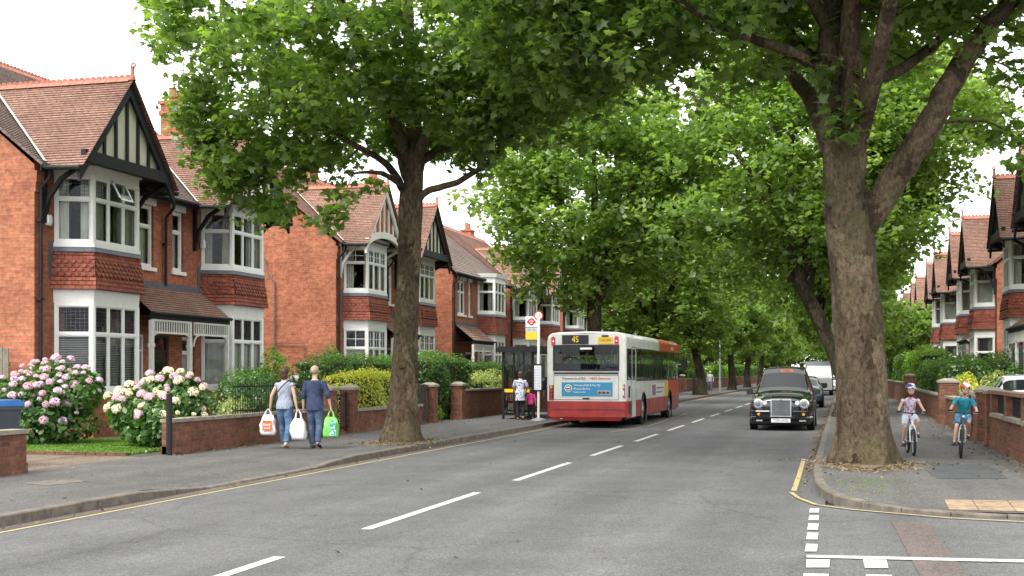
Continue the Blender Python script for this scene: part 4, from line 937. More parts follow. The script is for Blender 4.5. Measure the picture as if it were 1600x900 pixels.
def grille_wall(x, y0, y1, label):
    r = empty('garden_wall', (x, (y0 + y1) / 2, .1), 0, label, 'wall', 'low brick garden walls'); L = (y1 - y0) / 2; b = MB()
    b.box(-.11, -L, 0, .11, L, .66); b.box(-.135, -L, 0, .135, L, .16); n = 3
    for i in range(n + 1): y = -L + .15 + (2 * L - .3) * i / n; b.box(-.12, y - .15, .661, .12, y + .15, 1.12)
    b.obj('brickwork', 'brick_wall', r); s = MB()
    for i in range(n): y = -L + .3 + (2 * L - .3) * i / n; s.box(-.17, y + .005, .662, .15, y + (2 * L - .3) / n - .305, .73)
    s.obj('sill', 'stone', r); c = MB(); c.box(-.15, -L - .02, 1.121, .15, L + .02, 1.19); c.obj('coping', 'tile', r); g = MB()
    for i in range(n):
        y0_ = -L + .3 + (2 * L - .3) * i / n; y1_ = y0_ + (2 * L - .3) / n - .3; y = y0_ + .06
        g.box(-.012, y0_, .80, .012, y1_, .825); g.box(-.012, y0_, 1.04, .012, y1_, 1.065)
        while y < y1_: g.box(-.009, y - .009, .731, .009, y + .009, 1.12); y += .085
    g.obj('grille', 'blackmetal', r); return r
grille_wall(RXW, 20.3, 27.45, 'brick wall with iron grilles and stone sills at the right picture edge')
pillar(RXW, 27.75, .34, 1.24, 'brick gate pillar at the near side of the dark gate on the right', 'stone')
gate(RXW, 27.98, 29.35, 1.05, 'dark wooden gate between brick pillars beside the boy on the bicycle', True)
pillar(RXW, 29.6, .34, 1.24, 'brick gate pillar at the far side of the dark gate on the right', 'stone')
gwall(RXW, 29.8, 31.0, .95, 'short brick wall section just past the dark gate on the right'); gwall(RXW, 33.6, 38.9, .8, 'brick wall below the golden bush between the two cycling children')
pillar(RXW, 31.2, .3, 1.15, 'slim brick pillar behind the boy on the bicycle'); pillar(RXW, 33.4, .3, 1.1, 'slim brick pillar below the golden bush on the right')
pillar(RXW, 39.4, .55, 1.38, 'thick brick pillar with flat cap behind the two cycling children'); gwall(RXW, 39.8, 60.6, .8, 'long brick wall under the hedge behind the girl on the bicycle')
pillar(RXW, 61, .5, 1.5, 'brick pillar beside the massive plane trunk, farthest on the right'); gwall(RXW, 61.4, 90, 1.0, 'far brick wall on the right beyond the last pillar'); gwall(RXW, 92, 160, 1.0, 'farthest brick wall on the right')
def hedge(x0, x1, y0, y1, h, mat, label, ls=.07, dens=230, wob=.1, seed=1, grp='clipped hedges behind the garden walls', core='leaf_dark'):
    rng = np.random.default_rng(seed); r = empty('hedge', ((x0 + x1) / 2, (y0 + y1) / 2, .1), 0, label, 'hedge', grp); hx, hy = (x1 - x0) / 2, (y1 - y0) / 2
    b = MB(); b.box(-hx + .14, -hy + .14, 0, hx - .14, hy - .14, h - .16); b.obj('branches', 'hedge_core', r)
    Ps, Ns = [], []
    for (ax, s, A) in ((0, 1, 4 * hy * h / 2), (0, -1, 4 * hy * h / 2), (1, 1, 2 * hx * h), (1, -1, 2 * hx * h), (2, 1, 4 * hx * hy)):
        n = int(A * dens * 1.5); P = np.stack([rng.uniform(-hx, hx, n), rng.uniform(-hy, hy, n), rng.uniform(.05, h, n)], 1); lim = (hx, hy, h)[ax]
        wv = wob * (np.sin(P[:, 1] * 3.1 + seed) * .5 + np.sin(P[:, 1] * 1.3 + P[:, 2] * 2.3) * .6 + np.sin(P[:, 0] * 5) * .3)
        P[:, ax] = s * (lim - np.abs(rng.normal(0, .07, n)) + wv) if ax < 2 else lim + rng.normal(0, .05, n) + wv
        e = np.maximum(np.abs(P[:, 0]) / hx, np.abs(P[:, 1]) / hy); P[:, 2] -= np.where(P[:, 2] > h * .8, np.maximum(0, e - .8) * .6 * min(1, h), 0)
        N = np.zeros((n, 3)); N[:, ax] = s; N[:, 2] += .5; Ps.append(P); Ns.append(N)
    link('foliage', leaves('foliage', np.concatenate(Ps), ls, mat, KITE, .55, rng, np.concatenate(Ns)), r); return r
hedge(-13.9, -13.0, 30.2, 36.4, 1.95, 'leaf_dark', 'taller green hedge behind the golden hedge', seed=2)
hedge(-13.0, -12.32, 29.9, 35.1, 1.5, 'leaf_gold', 'golden yellow hedge on the wall left of the plane trunk', seed=3, ls=.06, dens=330)
hedge(-14.2, -12.5, 36.9, 42.0, 2.05, 'leaf_dark', 'bushy bright topped hedge right of the left plane trunk', seed=4, wob=.16)
hedge(-14.6, -13.6, 43, 55, 1.85, 'leaf_dark', 'dark hedge behind the bus shelter wall', seed=5, ls=.09, dens=140)
hedge(-13.5, -12.4, 41.5, 48, 1.35, 'leaf_var', 'pale variegated shrubbery on top of the wall beside the bus shelter', seed=6, wob=.22)
hedge(-14.0, -12.4, 86, 98, 2.3, 'leaf_lime', 'lime green hedge seen ahead of the bus', seed=7, ls=.14, dens=60)
hedge(-14.0, -12.4, 101, 117, 1.9, 'leaf_dark', 'hedge on the far wall beside the tall lamp post', seed=8, ls=.16, dens=45)
hedge(-14.0, -12.4, 122, 150, 2.1, 'leaf_lime', 'far hedge on the left side of the street', seed=9, ls=.2, dens=30)
hedge(-14.0, -12.4, 154, 200, 2.4, 'leaf_dark', 'farthest hedge on the left side of the street', seed=10, ls=.25, dens=20)
hedge(3.4, 4.7, 43.5, 60, 1.9, 'leaf_dark', 'long rounded green hedge behind the girl on the bicycle', seed=11, ls=.09, dens=150, wob=.2)
hedge(3.5, 4.9, 61, 80, 2.5, 'leaf_lime', 'bright green hedge beside the massive plane trunk on the right', seed=12, ls=.12, dens=80, wob=.2)
hedge(4.9, 5.7, 44.8, 50, 2.0, 'leaf_dark', 'greyish green bushy hedge in front of the nearest house on the right', seed=13, ls=.08, dens=170, wob=.25)
hedge(3.5, 5.0, 82, 112, 2.6, 'leaf_dark', 'far hedge on the right side of the street', seed=14, ls=.18, dens=35)
hedge(3.5, 5.0, 114, 200, 2.8, 'leaf_dark', 'farthest hedge on the right side of the street', seed=15, ls=.26, dens=18)
def shrub(name, x, y, rx, ry, h, mat, label, ls=.08, n=5000, seed=1, lumps=7, group=None, tm=KITE, z0=.12, cat='shrub'):
    rng = np.random.default_rng(seed); r = empty(name, (x, y, z0), 0, label, cat, group)
    cs = []
    for i in range(lumps):
        a = rng.uniform(0, 6.28); u = rng.uniform(.1, .62); cs.append((math.cos(a) * u * rx, math.sin(a) * u * ry, h * rng.uniform(.35, .72), rx * rng.uniform(.35, .52), ry * rng.uniform(.35, .52), h * rng.uniform(.25, .36)))
    cs.append((0, 0, h * .5, rx * .7, ry * .7, h * .48)); cs.append((0, 0, h * .26, rx * .92, ry * .92, h * .25))
    Ps, Ns = [], []
    for c in cs:
        m = n // len(cs); v = rng.normal(0, 1, (m, 3)); v /= np.linalg.norm(v, axis=1)[:, None]; u = 1 - np.abs(rng.normal(0, .14, m)); P = v * u[:, None] * np.array(c[3:]) + np.array(c[:3]); Ps.append(P); Ns.append(v + [0, 0, .5])
    P = np.concatenate(Ps); N = np.concatenate(Ns); k = P[:, 2] > .04; P, N = P[k], N[k]
    # keep what is near the outside of the union
    ins = np.zeros(len(P), bool)
    for c in cs: ins |= ((((P - c[:3]) / (np.array(c[3:]) * .72)) ** 2).sum(1) < 1)
    P2, N2 = P[~ins], N[~ins]
    link('foliage', leaves('foliage', np.concatenate([P2, P[ins][::3]]), ls, mat, tm, .5, rng, np.concatenate([N2, N[ins][::3]])), r)
    b = MB()
    for i in range(9): a = rng.uniform(0, 6.28); b.tube([(math.cos(a) * .1, math.sin(a) * .1, -.05), (math.cos(a) * rx * .3, math.sin(a) * ry * .3, h * .35), (math.cos(a) * rx * .6, math.sin(a) * ry * .6, h * .7)], [.018, .014, .006], 5)
    b.obj('stem', 'bark_dark', r)
    return r, P2, N2
def hydrangea(x, y, rx, ry, h, label, mats, seed, nf=88):
    r, P, N = shrub('hydrangea', x, y, rx, ry, h, 'leaf_hyd', label, .12, 9000, seed, 9, 'two hydrangea bushes in front of the nearest house', OVAL)
    rng = np.random.default_rng(seed + 50); fm = []
    for k, mt in enumerate(mats):
        m = 130; v = rng.normal(0, 1, (m, 3)); v[:, 2] = np.abs(v[:, 2]) * 1.1 - .25; v /= np.linalg.norm(v, axis=1)[:, None]; fm.append(leaves('flower_head', v * np.array([.09, .09, .072]), .037, mt, KITE, .35, rng, v))
    N = N / np.linalg.norm(N, axis=1)[:, None]; sc_ = N[:, 2] * .5 + (P[:, 2] / h) * .55 + (N[:, 1] < .1) * .5 + rng.uniform(0, 1.1, len(P)); used = []
    for i in np.argsort(-sc_):
        p = P[i]
        if any(((p - u) ** 2).sum() < (.13 + .07 * rng.random()) ** 2 for u in used): continue
        used.append(p); w_ = rng.random(); f = link('flower_head', fm[int(min(2.99, (w_ * 2 + p[2] / h * .9)))], r); d = Vector(N[i]) + Vector((0, 0, .4)); f.location = Vector(p) + d.normalized() * rng.uniform(.0, .13)
        f.rotation_euler = d.to_track_quat('Z', 'Y').to_euler(); s = rng.uniform(.5, 1.2); f.scale = (s, s, s)
        if len(used) >= nf: break
    return r
hydrangea(-16.25, 23.0, 1.3, 1.2, 1.68, 'hydrangea bush with lilac flower heads beside the wheelie bin', ('petal_lilac', 'petal_lilac', 'petal_pink'), 31)
hydrangea(-13.2, 22.6, 1.12, 1.05, 1.58, 'hydrangea bush with cream and pale pink flower heads behind the black post', ('petal_cream', 'petal_cream', 'petal_pink'), 32)
shrub('shrub', -13.7, 27.3, 1.15, 1.3, 1.65, 'leaf_hyd', 'round green bush behind the railing next to the woman', .07, 10000, 41, 14)
shrub('shrub', -14.9, 31.2, .8, .9, 2.2, 'leaf_lime', 'yellowish tall bush against the brick side wall above the woman', .08, 4500, 42)
shrub('shrub', -13.0, 25.2, .55, .9, 1.1, 'leaf_var', 'low pale flowering shrub behind the iron railing', .06, 3000, 43)
shrub('shrub', -14.3, 33.4, .6, .6, 2.3, 'leaf_dark', 'dark climbing bush at the left corner of the second house', .08, 3000, 44)
shrub('shrub', 3.78, 41.2, .66, 1.75, 1.5, 'leaf_gold', 'golden yellow bush on the wall behind the boy on the bicycle', .08, 6500, 45, 14)
shrub('shrub', 5.6, 43.6, .8, 1.0, 1.9, 'leaf_hyd', 'loose green bush right of the golden bush, close to the nearest house', .09, 6000, 46)
shrub('shrub', 4.75, 42.3, .6, .8, 1.6, 'leaf_var', 'pale yellow and green bush between the golden bush and the parked silver car', .08, 4500, 47)
shrub('shrub', -12.55, 38.0, .35, .6, .55, 'leaf_lime', 'small low plant in the gap between the two brick pillars', .07, 900, 48)
shrub('shrub', -12.7, 16.2, .3, .5, .95, 'leaf_hyd', 'small plant beside the wheelie bin behind the low wall', .06, 900, 49)
# wheelie bin
r = empty('wheelie_bin', (-13.25, 17.35, .12), R(-14), 'grey wheelie bin with blue lid at the picture edge', 'bin'); b = MB()
b.hexa([(-.22, -.24, .06), (.22, -.24, .06), (.22, .24, .12), (-.22, .24, .12), (-.29, -.33, .98), (.29, -.33, .98), (.29, .33, .98), (-.29, .33, .98)])
for x in (-.18, 0, .18): b.box(x - .012, -.345, .3, x + .012, -.27, .9)
b.box(-.31, -.35, .93, .31, .34, .985); b.obj('body', plain('bin_grey', (.05, .06, .075), .5, .1), r); b = MB()
b.hexa([(-.32, -.37, .987), (.32, -.37, .987), (.32, .36, .987), (-.32, .36, .987), (-.27, -.31, 1.07), (.27, -.31, 1.07), (.27, .33, 1.09), (-.27, .33, 1.09)]); b.box(-.33, -.385, .965, .33, -.345, 1.0); b.tube([(-.25, .4, 1.02), (.25, .4, 1.02)], .018, 8)
b.obj('lid', plain('bin_blue', (.02, .10, .28), .45, .1), r)
for x in (-.25, .25): b = MB(); b.disc((x, .24, .1), (1, 0, 0), .1, .05, 16); b.obj('wheel', 'rubber', r)
b = MB(); b.tube([(0, 0, 0), (0, 0, 1.15), (0, 0, 1.17)], [.056, .056, .045], 14); o = b.obj('bollard', 'blackmetal', smooth=False); o.location = (-12.03, 20.72, .1); setp(o, 'plain black post standing at the end of the front wall', 'post')
# fence panel beside the first house
r = empty('fence_panel', (-18.15, 24.3, .1), 0, 'grey wooden fence panel at the left edge beside the first house', 'fence')
for i in range(28): b = MB() if i == 0 else b; b.box(-.16 * i - .15, 0, 0, -.16 * i, .025, 2.1 + .02 * math.sin(i * 2.3))
b.obj('boards', 'wood', r); b = MB(); b.box(-4.5, .03, .4, 0, .07, .48); b.box(-4.5, .03, 1.7, 0, .07, 1.78); b.obj('rail', 'wood', r)
for t, (x, y, z, n_) in enumerate([(LX + .05, 25.15, 5.15, 'small white security lamp under the left gable bracket'), (LX + .06, 32.35, 5.3, 'white alarm box beside the right upper bay window')]):
    b = MB(); b.box(0, -.08, -.1, .07, .08, .14); b.box(.07, -.06, -.06, .10, .06, .10); o = b.obj('alarm_box' if t else 'security_lamp', 'white'); o.location = (x, y, z); setp(o, n_, 'alarm box' if t else 'lamp')
# pipe on the side wall of the second house
b = MB(); b.tube([(-20.2, 42.2, .1), (-20.2, 42.2, 5.0), (-20.5, 42.2, 5.5), (-20.6, 42.2, 5.9)], .045, 8); b.tube([(-20.2, 42.2, 2.75), (-19.0, 42.2, 2.72), (-18.9, 42.2, .2)], .02, 6); setp(b.obj('wall_pipe', 'tile'), 'brick coloured waste pipe on the side wall of the second house', 'pipe')
b = MB(); b.tube([(0, 0, 0), (0, 0, .6), (0, 0, 5.0), (0, 0, 7.3)], [.09, .085, .06, .045], 10); b.tube([(0, 0, 7.25), (.3, 0, 7.5), (1.0, 0, 7.6)], [.03, .03, .025], 6); b.tube([(0, 0, 0), (0, 0, .9)], [.11, .11], 10)
r = empty('lamp_post', (-9.15, 98, .12), 0, 'tall grey lamp post on the far left pavement', 'lamp post'); b.obj('column', 'metal', r); b = MB(); b.hexa([(.9, -.14, 7.5), (1.6, -.12, 7.55), (1.6, .12, 7.55), (.9, .14, 7.5), (.95, -.1, 7.68), (1.55, -.06, 7.66), (1.55, .06, 7.66), (.95, .1, 7.68)]); b.obj('lantern', 'metal', r)
b = MB(); b.tube([(0, 0, 0), (0, 0, 1.2), (0, 0, 1.25)], [.1, .1, .06], 10); o = b.obj('bollard', 'blackmetal'); o.location = (-9.65, 84.6, .12); setp(o, 'dark stubby post at the foot of the straight trunk ahead of the bus', 'post')
# ================================================================ bus
M['bus_white'] = plain('bus_cream_paint', (.62, .62, .57), .35, .14, 2.2, coat=.4)
M['bus_red'] = plain('bus_red_paint', (.34, .028, .024), .4, .32, 2.6, coat=.3)
M['bus_orange'] = plain('bus_orange_red_wrap', (.55, .075, .025), .4, .15, 1.5, coat=.2)
M['bus_black'] = plain('bus_window_surround', (.012, .012, .013), .3, .2, 3)
M['seat_fab'] = plain('bus_seat_fabric', (.06, .07, .12), .9, .3, 8)
M['ad_blue'] = plain('advert_blue', (.03, .24, .42), .4, .12, 3)
M['amber_text'] = plain('amber_dots', (.95, .62, .03), .5, .05, 3)
M['plate_yellow'] = plain('yellow_plate', (.80, .52, .03), .4, .05, 3)
M['text_white'] = plain('printed_white', (.8, .8, .8), .5, .02, 3); M['text_dark'] = plain('printed_dark', (.05, .03, .03), .5, .1, 3); M['text_red'] = plain('printed_red', (.5, .03, .03), .5, .1, 3)
bus = empty('bus', (-7.32, 36.3, 0), 0, 'white and red single deck bus pulled in at the stop, seen from behind', 'bus')
def bside(sx):
    b = MB(); X = 1.2 * sx
    wins = [(.35, .98)] + ([(1.14, 1.70)] if sx > 0 else []) + [(2.0 + 1.36 * i, 3.26 + 1.36 * i) for i in range(7)] + [(11.55, 12.05)]
    arch = [(3.35, .56), (9.6, .56)]; us = {.12, 12.18, 1.02, 1.82, 9.2, 6.9, .2, 1.9}
    for a, c_ in wins: us |= {a, c_}
    for c_, r_ in arch: us |= {c_ - r_ * math.cos(math.pi * i / 12) for i in range(13)}
    us = sorted(us); zs = [.3, .55, .8, 1.38, 1.42, 2.36, 2.4, 2.55]
    for u0, u1 in zip(us, us[1:]):
        if u1 - u0 < 1e-4: continue
        um = (u0 + u1) / 2; za = [.3, .3]
        for c_, r_ in arch:
            for i, u in enumerate((u0, u1)):
                if abs(um - c_) < r_: za[i] = .46 + math.sqrt(max(0, r_ * r_ - (u - c_) ** 2))
        for v0, v1 in zip(zs, zs[1:]):
            vm = (v0 + v1) / 2
            if any(a < um < c_ for a, c_ in wins) and 1.42 < vm < 2.36: continue
            a0, a1 = max(v0, za[0]), max(v1, za[0]); b0, b1 = max(v0, za[1]), max(v1, za[1])
            if a0 == a1 and b0 == b1: continue
            door = sx > 0 and 1.02 < um < 1.82
            m = 1 if vm < .8 and not door else (3 if (1.38 < vm < 2.4 and um > 1.9 or (1.42 < vm < 2.36 and um < 1)) else (2 if (um > 9.2 and vm < 1.38) or (um > 6.9 and vm > 2.4) else 0))
            q = [(X, u0, a0), (X, u1, b0), (X, u1, b1), (X, u0, a1)]; b.poly(q if sx > 0 else q[::-1], m)
    return b.obj('side_panel', ['bus_white', 'bus_red', 'bus_orange', 'bus_black'], bus), wins
for sx in (1, -1):
    sp_, wins = bside(sx)
    for a, c_ in wins:
        g = MB(); X = sx * 1.19; g.poly([(X, a, 1.4), (X, c_, 1.4), (X, c_, 2.38), (X, a, 2.38)][::sx]); o = g.obj('window', 'busglass', bus)
        if c_ - a > 1: f = MB(); f.box(*sorted((X - .006 * sx, X + .012 * sx))[:1], a, 2.12, sorted((X - .006 * sx, X + .012 * sx))[1], c_, 2.145); f.obj('frame', 'bus_black', o)
# door lines, vents and trims on the offside
b = MB(); b.box(1.2, 1.015, .35, 1.206, 1.03, 2.42); b.box(1.2, 1.81, .35, 1.206, 1.825, 2.42); b.box(1.2, 1.03, 2.41, 1.206, 1.81, 2.425); b.obj('emergency_door_seal', 'bus_black', bus)
b = MB(); b.box(1.2, .42, .9, 1.208, .72, 1.25); b.box(1.2, .5, .42, 1.208, .8, .72); b.box(1.2, 4.6, .35, 1.205, 4.61, .8); b.box(1.2, 6.6, .35, 1.205, 6.61, .8); b.box(1.2, 8.2, .35, 1.205, 8.21, .8); b.obj('vent', 'bus_black', bus)
b = MB(); prof = [(1.2, 2.55), (1.2, 2.62), (1.185, 2.70), (1.14, 2.77), (1.05, 2.82), (.85, 2.85), (0, 2.87)]; prof = prof + [(-x, z) for x, z in prof[-2::-1]]
ysr = [.0, .05, .14, 6.9, 12.0, 12.15, 12.3]; rs = [.10, .04, 0, 0, 0, .04, .1]
for (y0, r0), (y1, r1) in zip(zip(ysr, rs), zip(ysr[1:], rs[1:])):
    for i in range(len(prof) - 1):
        (xa, za), (xb, zb) = prof[i], prof[i + 1]; k = lambda x, r: x * (1 - r * .9); dz = lambda z, r: z - (z - 2.55) * r * 1.6
        b.poly([(k(xa, r0 if y0 < 1 else 0), y0, dz(za, r0)), (k(xa, r1 if y1 < 1 else 0), y1, dz(za, r1)), (k(xb, r1 if y1 < 1 else 0), y1, dz(zb, r1)), (k(xb, r0 if y0 < 1 else 0), y0, dz(zb, r0))][::-1], 1 if y0 > 6 and (za + zb) / 2 < 2.8 else 0)
b.obj('roof', ['bus_white', 'bus_orange'], bus, smooth=True)
b = MB(); xs = [-1.09, -.98, .98, 1.09]; zs = [.33, .57, .8, 1.72, 2.44, 2.62, 2.72]
for x0, x1 in zip(xs, xs[1:]):
    for z0, z1 in zip(zs, zs[1:]):
        if abs(x0) < 1 and abs(x1) < 1 and 1.72 < (z0 + z1) / 2 < 2.44: continue
        b.poly([(x0, 0, z0), (x1, 0, z0), (x1, 0, z1), (x0, 0, z1)], 1 if z1 < .81 else 0)
for sx in (-1, 1):
    for i in range(5):
        a0, a1 = i / 5 * 1.571, (i + 1) / 5 * 1.571; f = lambda a: (sx * (1.09 + .11 * math.sin(a)), .12 - .12 * math.cos(a))
        for z0, z1, m in ((.33, .8, 1), (.8, 2.55, 0), (2.55, 2.6, 0)): b.poly([(*f(a0), z0), (*f(a1), z0), (*f(a1), z1), (*f(a0), z1)][::sx], m)
b.poly([(-1.09, 0, 2.72), (1.09, 0, 2.72), (1.0, .0, 2.80), (-1.0, .0, 2.80)])
b.box(-1.13, -.02, .56, 1.13, -.001, .60, 1); b.hexa([(-1.0, .05, .22), (1.0, .05, .22), (1.0, .4, .22), (-1.0, .4, .22), (-1.08, .004, .33), (1.08, .004, .33), (1.08, .4, .33), (-1.08, .4, .33)], 1)
b.obj('rear_panel', ['bus_white', 'bus_red'], bus)
g = MB(); g.poly([(-.99, .015, 1.71), (.99, .015, 1.71), (.99, .015, 2.45), (-.99, .015, 2.45)]); o = g.obj('rear_window', 'busglass', bus)
f = MB()
for (x0, x1, z0, z1) in ((-1.0, 1.0, 1.69, 1.74), (-1.0, 1.0, 2.42, 2.47), (-1.0, -.95, 1.74, 2.42), (.95, 1.0, 1.74, 2.42)): f.box(x0, -.012, z0, x1, -.001, z1)
f.obj('frame', 'bus_black', o); f = MB(); f.box(-.18, -.002, 2.33, .18, .0, 2.39); f.obj('sticker', 'text_white', o)
b = MB(); b.box(-.98, -.012, 1.60, .98, -.001, 1.655); b.obj('vent', 'bus_black', bus)
b = MB()
for (x0, x1, z0, z1) in ((-.97, .97, .84, .85), (-.97, .97, 1.555, 1.565), (-.98, -.97, .84, 1.565), (.97, .98, .84, 1.565)): b.box(x0, -.006, z0, x1, -.001, z1)
b.box(-.1, -.012, .86, .1, -.001, .90); b.obj('engine_cover_seam', 'bus_black', bus)
b = MB(); b.box(-.72, -.02, 2.49, .08, -.001, 2.76); dsp = b.obj('route_display', 'bus_black', bus)
F_ = (R(90), 0, 0)
text('route_number', '4S', .26, 'amber_text', dsp, (-.32, -.022, 2.625), F_, sx=.85)
b = MB(); b.box(.36, -.02, 2.5, .80, -.001, 2.70); pl = b.obj('number_plate', 'plate_yellow', bus); text('plate_text', 'TAKOIN', .12, 'text_dark', pl, (.58, -.022, 2.60), F_, sx=.8)
b = MB(); b.box(.48, -.03, 2.70, .68, -.001, 2.75); b.obj('plate_lamp', 'bus_black', bus)
for x in (-.99, .92): 
    b = MB(); b.tube([(x, -.03, 2.66), (x, .0, 2.66)], .06, 14); b.box(x - .058, -.028, 2.50, x + .058, 0, 2.66); b.tube([(x, -.03, 2.5), (x, .0, 2.5)], .06, 14); o = b.obj('high_tail_light', 'lamp_red', bus)
    b = MB(); b.disc((x, -.034, 2.58), (0, 1, 0), .028, .01, 12); b.obj('lens', 'lamp_white', o)
for x, dz in ((-1.05, 0), (1.10, .05)):
    b = MB(); b.box(x - .065, -.012 + (.03 if x > 0 else .0), .83 + dz, x + .065, .03, 1.27 + dz); o = b.obj('tail_light', 'bus_black', bus)
    for k, mt in enumerate(('lamp_red', 'lamp_white' if x > 0 else 'lamp_red', 'lamp_red', 'lamp_amber')): b = MB(); b.disc((x, -.018 + (.03 if x > 0 else 0), .885 + dz + .11 * k), (0, 1, 0), .045, .02, 16); b.obj('lens', mt, o)
text('slogan', 'Thanewards of Bdi.', .105, 'text_dark', bus, (-.36, -.003, 1.47), F_, sx=.9); text('slogan', 'VIBEA Bedalutes', .105, 'text_red', bus, (.42, -.003, 1.47), F_, sx=.9)
b = MB(); b.box(-.73, -.012, .95, .80, -.001, 1.36); ad = b.obj('advert', 'ad_blue', bus)
text('advert_text', 'Winnewsfield 8 Pot Gil', .085, 'text_white', ad, (-.37, -.015, 1.27), F_, align='LEFT'); text('advert_text', 'Monnanflinthe', .085, 'text_white', ad, (-.37, -.015, 1.165), F_, align='LEFT'); text('advert_text', 'Sandle trendee', .06, 'text_white', ad, (-.37, -.015, 1.07), F_, align='LEFT')
b = MB(); b.disc((-.53, -.014, 1.18), (0, 1, 0), .115, .004, 24); b.obj('advert_badge', 'text_white', ad); b = MB(); b.ring((-.53, -.018, 1.18), (0, 1, 0), .08, .012, 20, 6); b.box(-.58, -.02, 1.15, -.48, -.016, 1.19); b.obj('advert_badge_mark', 'text_dark', ad)
b = MB(); b.box(.34, -.0145, .99, .74, -.0122, 1.13); b.obj('advert_picture', 'metal', ad); b = MB()
for k in range(3): b.ell((.42 + .12 * k, -.016, 1.05), (.05, .003, .035), 10)
b.obj('advert_picture_shape', 'text_dark', ad)
b = MB(); b.box(1.201, 5.1, .85, 1.206, 8.1, 1.28); sa = b.obj('side_advert', 'offwhite', bus); b = MB(); b.box(1.2062, 5.15, .88, 1.209, 6.0, 1.25); b.box(1.2062, 6.2, .95, 1.209, 7.6, 1.0); b.box(1.2062, 6.2, 1.1, 1.209, 7.9, 1.15); b.obj('side_advert_print', plain('advert_print', (.25, .16, .24), .5, .3, 6), sa)
b = MB(); b.box(1.201, 8.25, .82, 1.205, 9.1, 1.33); b.obj('side_sticker', 'plate_yellow', bus)
text('fleet_name', 'TRAMLINE', .16, 'text_white', bus, (1.204, 10.2, 2.52), (R(90), 0, R(90)))
# underside, wheels, seats, handrails, front
b = MB(); b.box(-1.12, .35, .24, 1.12, 2.7, .82); b.box(-1.12, 4.0, .26, 1.12, 8.95, .82); b.box(-1.12, 10.25, .26, 1.12, 12.1, .82); b.box(-1.12, 2.7, .5, .6, 10.25, .82); b.obj('chassis', 'dark', bus)
b = MB(); b.box(-1.17, .1, .83, 1.17, 12.1, .88); b.obj('bus_floor', 'dark', bus); b = MB(); b.box(-1.17, .2, 2.46, 1.17, 12.0, 2.5); b.obj('ceiling_panel', 'offwhite', bus)
for k in range(8):
    for x in (-.75, .75): b = MB(); y = 1.0 + k * 1.15; b.box(x - .4, y, .88, x + .4, y + .4, 1.3); b.box(x - .4, y - .08, 1.3, x + .4, y + .02, 1.92); b.obj('passenger_seat', 'seat_fab', bus)
b = MB()
for y in (2.2, 5, 8): 
    for x in (-.38, .38): b.tube([(x, y, .88), (x, y, 2.46)], .018, 8)
b.obj('handrail', 'plate_yellow', bus)
for y in (3.35, 9.6):
    for sx in (-1, 1):
        b = MB(); x = sx * 1.03; b.tube([(x - .13, y, .48), (x - .11, y, .48), (x + .11, y, .48), (x + .13, y, .48)], [.42, .48, .48, .42], 28); o = b.obj('wheel', 'rubber', bus); b = MB(); b.tube([(x + sx * .12, y, .48), (x + sx * .135, y, .48)], [.27, .25], 20); b.tube([(x + sx * .13, y, .48), (x + sx * .17, y, .48)], [.12, .10], 12)
        b.obj('hub', 'metal', o); b = MB(); b.ring((sx * 1.2, y, .46), (1, 0, 0), .56, .022, 20, 6); b.obj('wheel_arch', 'bus_black', bus)
b = MB(); b.poly([(1.2, 12.18, .3), (-1.2, 12.18, .3), (-1.2, 12.3, 1.1), (1.2, 12.3, 1.1)][::1], 1); b.poly([(1.2, 12.3, 2.35), (-1.2, 12.3, 2.35), (-1.2, 12.28, 2.75), (1.2, 12.28, 2.75)]); b.obj('front_panel', ['bus_orange', 'bus_orange'], bus)
b = MB(); b.poly([(-1.2, 12.3, 1.1), (-1.2, 12.3, 2.35), (1.2, 12.3, 2.35), (1.2, 12.3, 1.1)]); b.obj('windscreen', 'busglass', bus)
b = MB(); b.tube([(1.2, 12.1, 2.3), (1.42, 12.3, 2.25), (1.45, 12.3, 2.1)], .02, 6); b.box(1.34, 12.25, 1.75, 1.52, 12.33, 2.12); b.obj('wing_mirror', 'bus_black', bus)
b = MB(); b.tube([(-.75, .02, .30), (-.75, .3, .30)], .05, 10); b.obj('exhaust', 'metal', bus)
